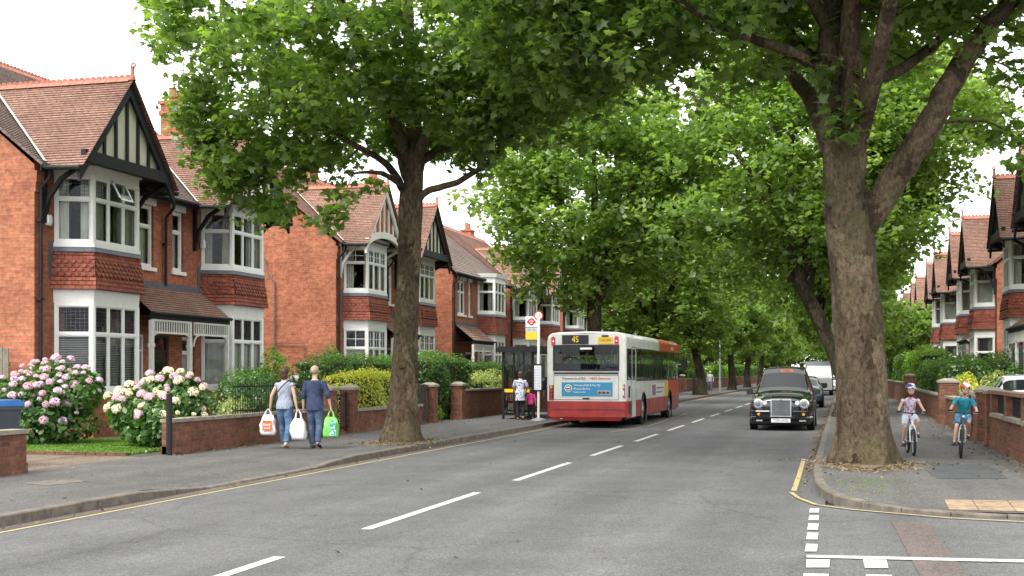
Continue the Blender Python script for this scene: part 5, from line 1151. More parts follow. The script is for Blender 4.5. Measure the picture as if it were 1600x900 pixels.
# ================================================================ cars
def car(name, loc, rz, label, st, paint_, glass_segs, wind, rear, wheels, cat='car', group=None, wr=.31, lights=True, wx=None):
    """st: (y, half width, bottom, belt, top, half width of top); wind/rear: station intervals that are glass across"""
    r = empty(name, loc, rz, label, cat, group); V = []; K = 9
    for (y, hw, zb, zt, top, tw) in st:
        sec = [(0, zb), (hw * .86, zb), (hw * .98, zb + .13), (hw, (zb + zt) / 2), (hw * .975, zt), (hw * .95, zt + .035), (tw, top - .07), (tw * .86, top - .005), (0, top + .025)]
        V += [(x, y, z) for x, z in sec] + [(-x, y, z) for x, z in sec[-2:0:-1]]
    n = 16; Fc, Mi = [], []
    for i in range(len(st) - 1):
        for j in range(n):
            Fc.append((i * n + j, i * n + (j + 1) % n, (i + 1) * n + (j + 1) % n, (i + 1) * n + j)); jj = j if j < 8 else 15 - j; m = 0
            if i in glass_segs and jj == 5: m = 2
            if i in wind and jj in (6, 7): m = 1
            if i in rear and jj in (6, 7): m = 3
            Mi.append(m)
    Fc.append(tuple(range(n))[::-1]); Mi.append(0); Fc.append(tuple((len(st) - 1) * n + j for j in range(n))); Mi.append(0)
    me = bpy.data.meshes.new('body'); me.from_pydata(V, [], Fc); me.polygons.foreach_set('material_index', Mi)
    for k in range(4): me.materials.append(M['dark'])
    t = bpy.data.objects.new('tmp', me); C.objects.link(t); md = t.modifiers.new('s', 'SUBSURF'); md.levels = 2; md.render_levels = 2; ev = evalmesh(t); bpy.data.objects.remove(t)
    co_ = np.array([v.co[:] for v in ev.vertices])
    for k, (nm, mt) in enumerate((('body', paint_), ('windscreen', 'darkglass'), ('side_window', 'darkglass'), ('rear_window', 'darkglass'))):
        b = MB(); mp = {}
        for p in ev.polygons:
            if p.material_index != k: continue
            for v in p.vertices:
                if v not in mp: mp[v] = len(b.v); b.v.append(tuple(co_[v]))
            b.f.append(tuple(mp[v] for v in p.vertices)); b.m.append(0)
        if not b.f: continue
        if k == 2:
            for sg in (-1, 1):
                c = MB(); mp = {}
                for f in b.f:
                    if b.v[f[0]][0] * sg < 0: continue
                    for v in f:
                        if v not in mp: mp[v] = len(c.v); c.v.append(b.v[v])
                    c.f.append(tuple(mp[v] for v in f)); c.m.append(0)
                c.obj(nm, mt, r, smooth=True)
        else: b.obj(nm, mt, r, smooth=True)
    W = st[len(st) // 2][1]
    for y in wheels:
        for sg in (-1, 1):
            x = sg * (W - .09); b = MB(); b.tube([(x - .1, y, wr), (x - .08, y, wr), (x + .08, y, wr), (x + .1, y, wr)], [wr * .9, wr, wr, wr * .9], 24); o = b.obj('wheel', 'rubber', r); b = MB(); b.tube([(x + sg * .095, y, wr), (x + sg * .108, y, wr)], [wr * .62, wr * .55], 16); b.obj('hub', 'metal', o)
            b = MB(); b.ring((sg * (W - .01), y, wr + .01), (1, 0, 0), wr + .05, .03, 14, 6, a0=0, a1=math.pi * 2); b.obj('wheel_arch', 'blackmetal', r)
    b = MB(); b.box(-W + .2, st[1][0] + .1, .15, W - .2, st[-2][0] - .1, .32); b.obj('underbody', 'dark', r)
    return r
M['taxi_black'] = plain('black_cab_paint', (.009, .009, .010), .08, .1, 2, coat=1)
ts = [(0, .66, .34, .74, .84, .50), (.07, .82, .28, .80, .92, .54), (.35, .885, .24, .85, .99, .58), (.8, .89, .24, .89, 1.04, .60), (1.28, .89, .24, .95, 1.08, .66), (1.36, .89, .24, .97, 1.13, .68), (1.80, .89, .24, 1.0, 1.71, .63), (1.92, .89, .24, 1.0, 1.79, .62), (2.0, .89, .24, 1.0, 1.80, .62), (2.75, .89, .24, 1.0, 1.82, .62), (2.84, .89, .24, 1.0, 1.82, .62), (3.6, .89, .24, 1.0, 1.81, .62), (3.7, .89, .24, 1.0, 1.80, .61), (4.1, .87, .26, 1.0, 1.72, .58), (4.4, .84, .3, .98, 1.2, .56), (4.55, .78, .36, .9, 1.02, .5)]
tx = car('taxi', (-1.66, 36.1, 0), 0, 'glossy black London style taxi driving towards the camera', ts, 'taxi_black', (6, 8, 10, 12), (5,), (13,), (.85, 3.75), 'taxi', None, .34)
for sx in (-1, 1):
    b = MB(); x = sx * .635; b.tube([(x, .16, .755), (x, .015, .755), (x, -.005, .755)], [.15, .14, .115], 24); o = b.obj('headlight', 'chrome', tx); b = MB(); b.ell((x, .0, .755), (.112, .035, .112), 16); b.obj('lens', 'glass', o); b = MB(); b.ring((x, -.01, .755), (0, 1, 0), .045, .02, 16, 6); b.obj('bulb', 'lamp_white', o)
    b = MB(); x = sx * .45; b.tube([(x, .1, .79), (x, -.01, .79)], [.07, .062], 16); b.obj('side_light', 'lamp_white', tx)
    b = MB(); b.tube([(sx * .62, .04, .47), (sx * .62, -.06, .47)], .04, 14); b.obj('fog_light', 'lamp_amber', tx)
    b = MB(); b.box(sx * .60 - .09, -.075, .27, sx * .60 + .09, -.05, .31); b.obj('reflector', 'chrome', tx)
    b = MB(); b.beam((sx * .84, 1.45, 1.02), (sx * .98, 1.42, 1.1), .04, .04); b.box(sx * .97 - .09, 1.38, 1.0, sx * .97 + .09, 1.46, 1.16); b.obj('wing_mirror', 'taxi_black', tx)
    b = MB(); b.beam((sx * .3, 1.33, 1.11), (sx * .02, 1.42, 1.20), .015, .015); b.obj('wiper', 'blackmetal', tx)
b = MB(); b.box(-.255, -.03, .43, .255, .12, .86); g = b.obj('grille', 'blackmetal', tx); b = MB()
for i in range(17): x = -.24 + .03 * i; b.box(x - .006, -.045, .44, x + .006, -.031, .85)
b.obj('grille_slats', 'metal', g); b = MB()
for (x0, x1, z0, z1) in ((-.285, .285, .86, .90), (-.285, .285, .40, .43), (-.285, -.255, .43, .86), (.255, .285, .43, .86)): b.box(x0, -.055, z0, x1, .1, z1)
b.obj('surround', 'chrome', g)
b = MB(); b.tube([(-.84, .18, .36), (-.78, .0, .36), (-.5, -.06, .36), (0, -.075, .36), (.5, -.06, .36), (.78, .0, .36), (.84, .18, .36)], [(.05, .05)] * 7, 10); b.tube([(-.82, .15, .27), (-.72, .0, .27), (0, -.05, .27), (.72, .0, .27), (.82, .15, .27)], .06, 10); b.box(-.8, -.0, .2, .8, .3, .36); b.tube([(-.84, .14, .55), (-.7, -.02, .55), (-.32, -.04, .55)], .015, 6); b.tube([(.84, .14, .55), (.7, -.02, .55), (.32, -.04, .55)], .015, 6); b.obj('bumper', 'taxi_black', tx)
b = MB(); b.box(-.265, -.15, .24, .265, -.135, .35); p = b.obj('number_plate', 'text_white', tx); text('plate_text', 'TU20 LWZL', .095, 'text_dark', p, (0, -.152, .295), F_, sx=.85)
b = MB(); b.box(-.09, 1.76, 1.66, .27, 1.9, 1.74); p = b.obj('roof_sign', plain('taxi_sign', (.5, .16, .07), .4, .1, 4), tx); text('sign_text', 'TAXI', .07, 'text_dark', p, (.09, 1.757, 1.70), F_)
b = MB(); b.ell((0, -.06, .88), (.03, .015, .03), 12); b.obj('badge', plain('green_badge', (.2, .35, .05), .3, .1, 3), tx)
b = MB(); b.disc((.52, 1.62, 1.30), (0, 1, -.5), .06, .01, 16); b.obj('tax_disc', 'text_white', tx)
hs_ = [(0, .62, .30, .58, .66, .4), (.08, .80, .24, .62, .72, .5), (.5, .86, .22, .74, .84, .56), (1.0, .87, .22, .84, .93, .62), (1.08, .87, .22, .86, .96, .66), (1.85, .87, .22, .9, 1.38, .58), (1.95, .87, .22, .9, 1.43, .57), (2.5, .87, .22, .9, 1.47, .57), (2.6, .87, .22, .9, 1.47, .57), (3.35, .87, .22, .92, 1.42, .55), (3.45, .86, .22, .92, 1.39, .54), (3.85, .84, .25, .92, 1.08, .5), (3.98, .78, .34, .8, .9, .46)]
def hatch(loc, rz, label, c, group=None):
    r = car('parked_car', loc, rz, label, hs_, plain('car_paint_' + label[:8].replace(' ', '_'), c, .15, .04, 2, coat=1), (5, 7, 9), (4,), (10,), (.72, 3.2), 'car', group, .3)
    for sx in (-1, 1):
        b = MB(); b.ell((sx * .66, .07, .62), (.13, .06, .07), 12); b.obj('headlight', 'lamp_white', r); b = MB(); b.ell((sx * .93, 1.5, .96), (.09, .05, .06), 10); b.obj('wing_mirror', 'blackmetal', r)
    b = MB(); b.box(-.26, -.03, .36, .26, -.015, .47); b.obj('number_plate', 'text_white', r); b = MB(); b.box(-.4, -.01, .5, .4, .02, .6); b.obj('grille', 'blackmetal', r)
    return r
hatch((-1.72, 60, 0), 0, 'blue grey car following behind the black taxi', (.08, .11, .16)); hatch((5.05, 36.2, .12), 0, 'silver car parked in the front garden behind the brick wall at the right picture edge', (.50, .53, .56))
hatch((-14.9, 39.2, .12), R(90), 'silver car parked between the first two houses beyond the couple', (.50, .51, .52)); hatch((-1.0, 103, 0), 0, 'small white car far down the road behind the white lorry', (.7, .7, .7))
lo = empty('lorry', (-1.6, 92, 0), 0, 'white box lorry far behind the taxi', 'lorry'); b = MB(); b.box(-.98, 1.9, .7, .98, 6.5, 2.45); b.obj('cargo_box', 'metal', lo)
b = MB(); b.hexa([(-.95, 0, .4), (.95, 0, .4), (.95, 1.8, .4), (-.95, 1.8, .4), (-.93, .0, 1.25), (.93, .0, 1.25), (.95, 1.8, 1.25), (-.95, 1.8, 1.25)]); b.hexa([(-.93, .02, 1.252), (.93, .02, 1.252), (.95, 1.8, 1.252), (-.95, 1.8, 1.252), (-.82, .45, 2.1), (.82, .45, 2.1), (.85, 1.8, 2.2), (-.85, 1.8, 2.2)]); b.obj('cab', 'metal', lo)
b = MB(); b.poly([(-.84, .02, 1.34), (.84, .02, 1.34), (.78, .37, 2.0), (-.78, .37, 2.0)]); b.obj('windscreen', 'darkglass', lo); b = MB(); b.box(-.6, -.03, .6, .6, -.001, .9); b.obj('grille', 'blackmetal', lo)
for y in (.9, 5.3):
    for x in (-.85, .85): b = MB(); b.disc((x, y, .4), (1, 0, 0), .4, .24, 20); b.obj('wheel', 'rubber', lo)
# ================================================================ bus shelter and stop pole
sh = empty('bus_shelter', (-10.75, 39.6, .12), 0, 'black framed glass bus shelter with yellow band beside the bus', 'bus shelter')
b = MB(); b.box(-.2, -.25, 2.2, 1.35, 4.3, 2.34); b.box(-.14, -.19, 2.341, 1.28, 4.2, 2.38); b.obj('roof', 'blackmetal', sh)
for (x, y) in ((0, 0), (1.0, 0), (0, 2.0), (0, 4.0), (1.0, 4.0)): b = MB(); b.box(x - .035, y - .035, 0, x + .035, y + .035, 2.2); b.obj('post', 'blackmetal', sh)
for x in (.36, .70): b = MB(); b.box(x - .02, -.02, .15, x + .02, .02, 2.2); b.obj('mullion', 'blackmetal', sh)
b = MB(); b.box(.035, -.018, .12, .965, .018, .17); b.box(.035, 3.98, .12, .965, 4.02, .17); b.box(-.018, .035, .12, .018, 3.965, .17); b.obj('rail', 'blackmetal', sh)
for q in ([(.035, 0, .17), (.965, 0, .17), (.965, 0, 2.2), (.035, 0, 2.2)], [(0, 3.96, .17), (0, .035, .17), (0, .035, 2.2), (0, 3.96, 2.2)], [(.035, 4, .17), (.965, 4, .17), (.965, 4, 2.2), (.035, 4, 2.2)]): b = MB(); b.poly(q); b.obj('glass_pane', 'glass', sh)
b = MB(); b.box(.036, -.008, .88, .964, -.004, .99); b.box(.012, .04, .88, .015, 3.96, .99); b.obj('yellow_band', 'plate_yellow', sh)
b = MB(); b.box(.1, .5, .50, .42, 3.6, .55); b.box(.2, .7, 0, .26, .76, .5); b.box(.2, 3.3, 0, .26, 3.36, .5); b.obj('bench', 'lamp_red', sh)
bp = empty('bus_stop_pole', (-9.34, 38.7, .12), R(4), 'tall white bus stop pole with red roundel signs and a timetable case', 'bus stop sign')
b = MB(); b.tube([(0, 0, 0), (0, 0, 3.45)], .042, 12); b.obj('pole', 'white', bp); b = MB(); b.tube([(0, 0, 0), (0, 0, .03), (0, 0, .09)], [.26, .25, .06], 20); b.obj('base', 'metal', bp)
b = MB(); b.disc((0, 0, 3.34), (0, 1, 0), .15, .03, 28); o = b.obj('roundel_sign', 'lamp_red', bp); b = MB(); b.disc((0, -.018, 3.34), (0, 1, 0), .11, .006, 24); b.obj('sign_centre', 'text_white', o); b = MB(); b.box(-.045, -.026, 3.29, .045, -.0215, 3.38); b.box(-.02, -.0262, 3.38, .06, -.0216, 3.41); b.obj('sign_symbol', 'lamp_red', o)
b = MB(); b.box(-.42, -.012, 2.98, -.045, .012, 3.32); fl = b.obj('flag_panel', 'text_white', bp); b = MB(); b.ring((-.23, -.016, 3.15), (0, 1, 0), .09, .022, 24, 6); b.box(-.37, -.028, 3.12, -.09, -.013, 3.18); b.obj('roundel', 'lamp_red', fl)
text('roundel_text', 'STOP', .06, 'text_white', fl, (-.23, -.03, 3.148), F_)
b = MB(); b.box(-.42, -.012, 2.82, -.045, .012, 2.96); b.obj('route_panel', plain('route_panel_grey', (.45, .5, .5), .5, .1, 4), bp); text('route_text', '4S 11 16', .07, 'text_dark', bp, (-.23, -.014, 2.89), F_)
b = MB(); b.box(-.42, -.012, 2.58, -.045, .012, 2.815); b.obj('yellow_panel', 'plate_yellow', bp)
b = MB(); b.box(-.15, -.06, .95, .11, -.045, 1.78); b.box(-.16, -.045, .93, .12, -.03, 1.80); o = b.obj('timetable_case', 'blackmetal', bp); b = MB(); b.box(-.13, -.064, .98, .09, -.0605, 1.75); pp = b.obj('timetable', 'text_white', o)
b = MB()
for i in range(14):
    for j in range(3): z = 1.02 + .05 * i; b.box(-.115 + .065 * j, -.066, z, -.065 + .065 * j, -.0642, z + .022)
b.obj('timetable_print', plain('print_blue', (.25, .35, .5), .6, .2, 9), o)
# ================================================================ people, bags, bicycles
M['skin'] = plain('skin', (.56, .33, .24), .55, .06, 12)
def clothmat(name, a, b_, scale=30, det=3, thr=.5):
    m, n, l, b = newmat(name); tc = n.new('ShaderNodeTexCoord'); t = noise(n, l, tc.outputs['Object'], scale, det); r = ramp(n, [(thr - .06, a), (thr + .06, b_)])
    l.new(t.outputs[0], r.inputs[0]); l.new(r.outputs[0], b.inputs['Base Color']); b.inputs['Roughness'].default_value = .9; bump(n, l, b, noise(n, l, tc.outputs['Object'], 9, 3).outputs[0], .02, .8); return m
M['jeans'] = clothmat('blue_denim', (.045, .09, .17), (.10, .18, .30), 5, 5, .52); M['jeans2'] = clothmat('dark_denim', (.04, .065, .12), (.075, .12, .2), 5, 5, .52)
M['top_grey'] = clothmat('grey_white_top', (.25, .28, .36), (.34, .37, .44), 24); M['navy'] = clothmat('navy_shirt', (.018, .028, .065), (.03, .045, .10), 6)
M['floral'] = clothmat('floral_print', (.60, .62, .68), (.08, .10, .22), 16, 2, .56); M['trouser_black'] = clothmat('black_trousers', (.012, .012, .015), (.02, .02, .024), 6)
M['girl_top'] = clothmat('pink_patterned_top', (.62, .58, .66), (.45, .12, .28), 20, 2, .56); M['girl_shorts'] = clothmat('pale_shorts', (.60, .62, .68), (.35, .40, .55), 25, 2, .6)
M['teal'] = clothmat('teal_shirt', (.01, .17, .24), (.02, .26, .34), 8); M['boy_shorts'] = clothmat('patterned_shorts', (.03, .13, .25), (.30, .42, .45), 22, 2, .58)
M['pink'] = clothmat('bright_pink_cloth', (.62, .03, .20), (.75, .06, .3), 8); M['blue_jacket'] = clothmat('blue_jacket', (.03, .06, .2), (.06, .10, .3), 8)
M['hair_red'] = plain('dark_auburn_hair', (.055, .018, .014), .6, .4, 30, bmp=.01); M['hair_grey'] = plain('sandy_grey_hair', (.36, .27, .18), .7, .25, 30, bmp=.008); M['hair_brown'] = plain('brown_hair', (.07, .035, .02), .6, .4, 30, bmp=.01)
M['shoe_dark'] = plain('dark_shoe', (.02, .02, .028), .6, .2, 9); M['shoe_tan'] = plain('tan_sandal', (.34, .24, .18), .6, .2, 9)
def remesh(o, vs_, smooth=6):
    m = o.modifiers.new('r', 'REMESH'); m.mode = 'VOXEL'; m.voxel_size = vs_; m.use_smooth_shade = True
    s = o.modifiers.new('s', 'SMOOTH'); s.iterations = smooth; s.factor = .5
    me = evalmesh(o); old = o.data; o.modifiers.clear(); mt = old.materials[0]; o.data = me; me.materials.clear(); me.materials.append(mt)
    for p in me.polygons: p.use_smooth = True
    return o
def seg(b, pts, rad, n=10): b.tube(pts, rad, n, lat=(1, 0, 0) if abs((Vector(pts[-1]) - Vector(pts[0])).normalized().x) < .8 else (0, 1, 0)); b.ell(pts[0], rad[0] if isinstance(rad[0], (int, float)) else min(rad[0]), 8); b.ell(pts[-1], rad[-1] if isinstance(rad[-1], (int, float)) else min(rad[-1]), 8)
def person(loc, rz, label, J, k=1.0, top='top_grey', legs='jeans', shoe='shoe_tan', hair='hair_red', hairlen=0, sleeve=0, fem=False, shorts=False, tilt=0, grp=None, detail=True, shirt_low=0.0):
    """J: joints in metres of the figure itself; facing +y. pelvis, chest, neck, head, and left/right of sho elb wri hip kne ank toe"""
    r = empty('person', loc, rz, label, 'person', grp); b = MB(); V = Vector; g = lambda n_: V(J[n_])
    pe, ch, ne, he = g('pelvis'), g('chest'), g('neck'), g('head'); wa = pe.lerp(ch, .45); w = .9 if fem else 1.0
    up = (ne - pe).normalized(); tor = [(pe - up * .08 * k, (.135 * k, .10 * k)), (pe + up * .02 * k, (.165 * k, .118 * k)), (wa, (.132 * w * k, .10 * k)), (ch, (.162 * w * k, .112 * k)), (ne - up * .085 * k, (.145 * w * k, .08 * k)), (ne - up * .055 * k, (.115 * w * k, .07 * k)), (ne - up * .02 * k, (.07 * k, .06 * k))]
    b.tube([p for p, _ in tor], [q for _, q in tor], 16, lat=(1, 0, 0)); nd = (he - ne)
    b.tube([ne - up * .04 * k, ne + nd * .3, ne + nd * .7], [.062 * k, .052 * k, .052 * k], 12)
    hk = J.get('hk', k); b.ell(he + V((0, .0, .015)) * hk, (.075 * hk, .092 * hk, .105 * hk), 16, 0, 12); b.ell(he + V((0, .03, -.05)) * hk, (.052 * hk, .055 * hk, .055 * hk), 12)
    b.ell(he + V((0, .098, -.012)) * hk, (.013 * hk, .02 * hk, .024 * hk), 8)
    for s in (-1, 1): b.ell(he + V((s * .077, -.005, 0)) * hk, (.012 * hk, .02 * hk, .032 * hk), 8)
    for s, n_ in ((-1, 'l'), (1, 'r')):
        sh_, el, wr_ = g(n_ + 'sho'), g(n_ + 'elb'), g(n_ + 'wri'); b.ell(sh_ - V((0, 0, .012 * k)), .042 * k, 10)
        seg(b, [sh_.lerp(el, .06), sh_.lerp(el, .5), el], [.040 * k, .042 * k, .035 * k]); seg(b, [el, el.lerp(wr_, .35), wr_], [.037 * k, .036 * k, .024 * k])
        hd = (wr_ - el).normalized(); hd = V(J[n_ + 'hand']).normalized() if n_ + 'hand' in J else hd; lat = V((0, 1, 0)) if abs(hd.y) < .7 else V((1, 0, 0)); lat = (lat - hd * lat.dot(hd)).normalized(); nrm = hd.cross(lat)
        pm = wr_ + hd * .05 * k; b.tube([wr_, wr_ + hd * .03 * k, wr_ + hd * .085 * k], [(.024 * k, .02 * k), (.037 * k, .018 * k), (.040 * k, .016 * k)], 10, lat=lat)
        cv = V(J.get('curl', (0, 0, 0)))
        for i in range(4):
            f0 = wr_ + hd * .082 * k + lat * (.03 - .02 * i) * k; L = (.07, .078, .072, .056)[i] * k; c1 = f0 + hd * L * .45 + nrm * -s * .008 * k; c2 = c1 + hd * L * .2 + nrm * -s * L * .4 * (1 if s > 0 else 1); b.tube([f0 - hd * .02 * k, f0, c1, c2], [.0095 * k, .0095 * k, .0085 * k, .007 * k], 6)
        t0 = wr_ + hd * .03 * k + lat * .034 * k; b.tube([t0, t0 + hd * .03 * k + lat * .018 * k, t0 + hd * .055 * k + lat * .015 * k - nrm * s * .012 * k], [.012 * k, .0105 * k, .008 * k], 6)
        hp, kn, an, to = g(n_ + 'hip'), g(n_ + 'kne'), g(n_ + 'ank'), g(n_ + 'toe')
        seg(b, [hp, hp.lerp(kn, .4), kn], [.088 * k, .078 * k, .054 * k], 12); seg(b, [kn, kn.lerp(an, .35), an], [.052 * k, .054 * k, .034 * k], 12); seg(b, [an, an.lerp(to, .5) , to], [.036 * k, .034 * k, .024 * k])
    body = remesh(b.obj('body', 'skin', r), .0085 * k if detail else .02)
    # clothes follow the same joints, a little wider
    e = .014 * k; b = MB(); low = pe - up * (.10 + shirt_low) * k
    b.tube([low, pe + up * .02 * k, wa, ch, ne - up * .085 * k, ne - up * .055 * k, ne - up * .03 * k], [(.172 * k + e, .13 * k + e), (.168 * k + e, .128 * k + e), (.145 * w * k + e, .115 * k + e), (.168 * w * k + e, .122 * k + e), (.150 * w * k + e, .09 * k + e), (.125 * w * k + e, .08 * k + e), (.078 * k + e, .06 * k + e)], 18, lat=(1, 0, 0))
    for n_ in 'lr':
        sh_, el, wr_ = g(n_ + 'sho'), g(n_ + 'elb'), g(n_ + 'wri'); b.ell(sh_ - V((0, 0, .01 * k)), .05 * k + e * .8, 10)
        if sleeve > 0: q = sh_.lerp(el, min(1, sleeve)); b.tube([sh_, sh_.lerp(q, .6), q], [.043 * k + e, .05 * k + e * .8, .046 * k + e * .8], 12)
        if sleeve > 1: q = el.lerp(wr_, sleeve - 1); b.tube([sh_.lerp(el, .9), el, q], [.05 * k + e, .048 * k + e, .036 * k + e], 12)
    remesh(b.obj('shirt', top, r), .012 * k if detail else .02, 9)
    b = MB(); b.tube([pe + up * .04 * k, pe - up * .02 * k, pe - up * .10 * k], [(.155 * k + e * .7, .115 * k + e * .7), (.165 * k + e * .7, .12 * k + e * .7), (.15 * k, .11 * k)], 16, lat=(1, 0, 0))
    for n_ in 'lr':
        hp, kn, an = g(n_ + 'hip'), g(n_ + 'kne'), g(n_ + 'ank'); b.ell(hp, .092 * k + e * .5, 12)
        if shorts: q = hp.lerp(kn, .85); b.tube([hp, hp.lerp(kn, .45), q], [.092 * k + e, .084 * k + e, .078 * k + e], 14)
        else: q = an + (kn - an).normalized() * .02 * k; b.tube([hp, hp.lerp(kn, .45), kn, kn.lerp(q, .4), q], [.09 * k + e, .08 * k + e, .058 * k + e, .056 * k + e, .05 * k + e], 14)
    remesh(b.obj('shorts' if shorts else 'trousers', legs, r), .012 * k if detail else .02, 5)
    for n_ in 'lr':
        an, to = g(n_ + 'ank'), g(n_ + 'toe'); d = (to - an); d.normalize(); b = MB(); hl = an - d * .045 * k + V((0, 0, -.035 * k)) * 1.0
        b.tube([hl, an + V((0, 0, -.03 * k)), an.lerp(to, .6) + V((0, 0, -.005 * k)), to + d * .03 * k], [(.038 * k, .035 * k), (.042 * k, .04 * k), (.045 * k, .032 * k), (.03 * k, .022 * k)], 12, lat=(1, 0, 0)); remesh(b.obj('shoe', shoe, r), .009 * k if detail else .02, 3)
    if hair:
        b = MB(); b.ell(he + V((0, -.022, .032)) * hk, (.088 * hk, .098 * hk, .10 * hk), 16, 0, 12)
        if hairlen: b.ell(he + V((0, -.045, -.035)) * hk, (.078 * hk, .06 * hk, (.07 + hairlen) * hk), 14)
        h_ = remesh(b.obj('hair', hair, r), .011 * hk, 2)
    return r
def walk(k, sw, arms):      # standing/walking joints; sw: stride, arms: dict of overrides
    J = dict(pelvis=(0, 0, .95), chest=(0, .015, 1.27), neck=(0, .0, 1.47), head=(0, .015, 1.62), lsho=(-.18, 0, 1.385), rsho=(.18, 0, 1.385), lelb=(-.245, -.03, 1.13), relb=(.245, -.03, 1.13), lwri=(-.27, .03, .88), rwri=(.27, .03, .88),
        lhip=(-.088, 0, .90), rhip=(.088, 0, .90), lkne=(-.095, .5 * sw + .03, .49), rkne=(.095, -.3 * sw + .05, .48), lank=(-.095, sw, .085), rank=(.10, -sw * 1.05, .13), ltoe=(-.105, sw + .15, .035), rtoe=(.115, -sw * 1.05 + .13, .04)); J.update(arms)
    return {a: (tuple(x * k for x in v) if isinstance(v, tuple) else v) for a, v in J.items()}
PZ = .122
kw = .935; wm = person((-10.78, 23.0, PZ), R(3), 'woman in grey sleeveless top and jeans walking away with carrier bags', walk(kw, .17, dict(lelb=(-.28, -.03, 1.14), lwri=(-.33, .02, .89), lsho=(-.165, 0, 1.375), rsho=(.165, 0, 1.375), relb=(.235, -.02, 1.13), rwri=(.275, .0, .88))), kw, 'top_grey', 'jeans', 'shoe_tan', 'hair_red', .055, .15, True)
b = MB(); b.tube([(-.17, -.10, 1.0), (-.12, -.155, 1.1), (-.0, -.165, 1.24), (.09, -.135, 1.33), (.125, -.05, 1.375)], .011, 8); b.obj('bag_strap', 'trouser_black', wm)
km = .955; mn = person((-10.17, 23.1, PZ), R(3), 'man in navy shirt and jeans walking away beside the woman', walk(km, .10, dict(lsho=(-.195, 0, 1.385), rsho=(.195, 0, 1.385), lelb=(-.25, .0, 1.13), lwri=(-.27, .04, .88), relb=(.29, -.02, 1.14), rwri=(.325, .05, .90))), km, 'navy', 'jeans2', 'shoe_dark', 'hair_grey', 0, 1.35, False, shirt_low=.05)
def bag(loc, rz, w_, d_, h, hh, label, mt, seed):
    r = empty('carrier_bag', loc, rz, label, 'bag', 'shopping bags carried by the couple'); rr = random.Random(seed); b = MB(); n = 20; rows = 9; z0 = 0
    for i in range(rows + 1):
        f = i / rows; a, c_ = w_ / 2 * (1.0 + .05 * math.sin(f * 6)) * (1 - .35 * max(0, f - .75) / .25), d_ / 2 * (.8 + .35 * math.sin(f * 3)) * (1 - .8 * max(0, f - .7) / .3)
        for j in range(n):
            t = 2 * math.pi * j / n; cx = math.copysign(abs(math.cos(t)) ** .45, math.cos(t)); cyy = math.copysign(abs(math.sin(t)) ** .6, math.sin(t)); k = 1 + rr.uniform(-.06, .06) + .08 * math.sin(3 * t + f * 7 + seed) + .05 * math.sin(7 * t - f * 5)
            b.v.append((a * cx * k, c_ * cyy * k, h * f + rr.uniform(-.008, .008)))
    for i in range(rows):
        for j in range(n): b.f.append((i * n + j, i * n + (j + 1) % n, (i + 1) * n + (j + 1) % n, (i + 1) * n + j)); b.m.append(0)
    b.f.append(tuple(range(n))[::-1]); b.m.append(0); b.obj('sack', mt, r, smooth=True)
    for s in (-1, 1): b = MB(); b.tube([(-w_ * .22, s * .02, h * .93), (-w_ * .16, s * .015, h + hh * .5), (0, 0, h + hh), (w_ * .16, s * .015, h + hh * .5), (w_ * .22, s * .02, h * .93)], [(.016, .003), (.009, .004), (.007, .005), (.009, .004), (.016, .003)], 8); b.obj('handle', mt, r)
    return r
M['bag_white'] = plain('white_carrier_plastic', (.74, .74, .74), .35, .08, 12, bmp=.01); M['bag_green'] = clothmat('green_carrier_plastic', (.16, .55, .10), (.22, .62, .14), 8); M['bag_teal'] = clothmat('green_leaf_print', (.04, .30, .20), (.60, .72, .60), 22, 2, .55); M['bag_orange'] = plain('orange_print', (.72, .11, .02), .4, .05, 8)
b1 = bag((-11.13, 22.98, PZ + .28), R(8), .30, .15, .40, .12, 'white carrier bag with orange square in the woman\'s outer hand', 'bag_white', 1)
b = MB(); b.box(-.085, -.100, .09, .105, -.092, .29); pn = b.obj('printed_square', 'bag_orange', b1); text('printed_text', 'SAVE', .07, 'text_white', pn, (.01, -.102, .20), F_); text('printed_text', 'MORE', .05, 'text_white', pn, (.01, -.102, .13), F_)
bag((-10.48, 23.0, PZ + .19), R(-5), .31, .18, .42, .19, 'plain white carrier bag hanging between the woman and the man', 'bag_white', 5)
b3 = bag((-9.84, 23.14, PZ + .24), R(5), .29, .15, .40, .16, 'green leaf patterned shopping bag in the man\'s outer hand', 'bag_green', 3)
b = MB(); b.box(.0, -.098, .03, .13, -.085, .34); b.obj('leaf_print', 'bag_teal', b3)
ks = .90; person((-9.98, 38.85, PZ), R(8), 'woman in white and navy floral top waiting by the bus shelter', walk(ks, .05, dict(lelb=(-.25, .06, 1.15), lwri=(-.16, .22, 1.05), relb=(.25, .05, 1.15), rwri=(.17, .22, 1.02))), ks, 'floral', 'trouser_black', 'shoe_tan', 'hair_brown', .03, .9, True, shirt_low=.16)
kc = .58; person((-9.72, 39.2, PZ), R(20), 'small child in bright pink standing beside the waiting woman', walk(kc, .05, {}), kc, 'pink', 'trouser_black', 'shoe_dark', 'hair_brown', .05, .9)
kd = .97; person((-9.35, 40.6, PZ), R(10), 'person in dark clothes standing between the stop pole and the bus', walk(kd, .04, {}), kd, 'navy', 'trouser_black', 'shoe_dark', 'hair_brown', 0, 1.6)
person((-10.4, 96.5, PZ), R(5), 'distant pedestrian in blue jacket near the tall lamp post', walk(1, .15, {}), 1, 'blue_jacket', 'trouser_black', 'shoe_dark', 'hair_brown', 0, 1.7, detail=False)
person((-9.85, 97.5, PZ), R(185), 'distant pedestrian in pale top beside the one in blue', walk(.95, .12, {}), .95, 'top_grey', 'jeans2', 'shoe_dark', 'hair_grey', 0, .8, detail=False)
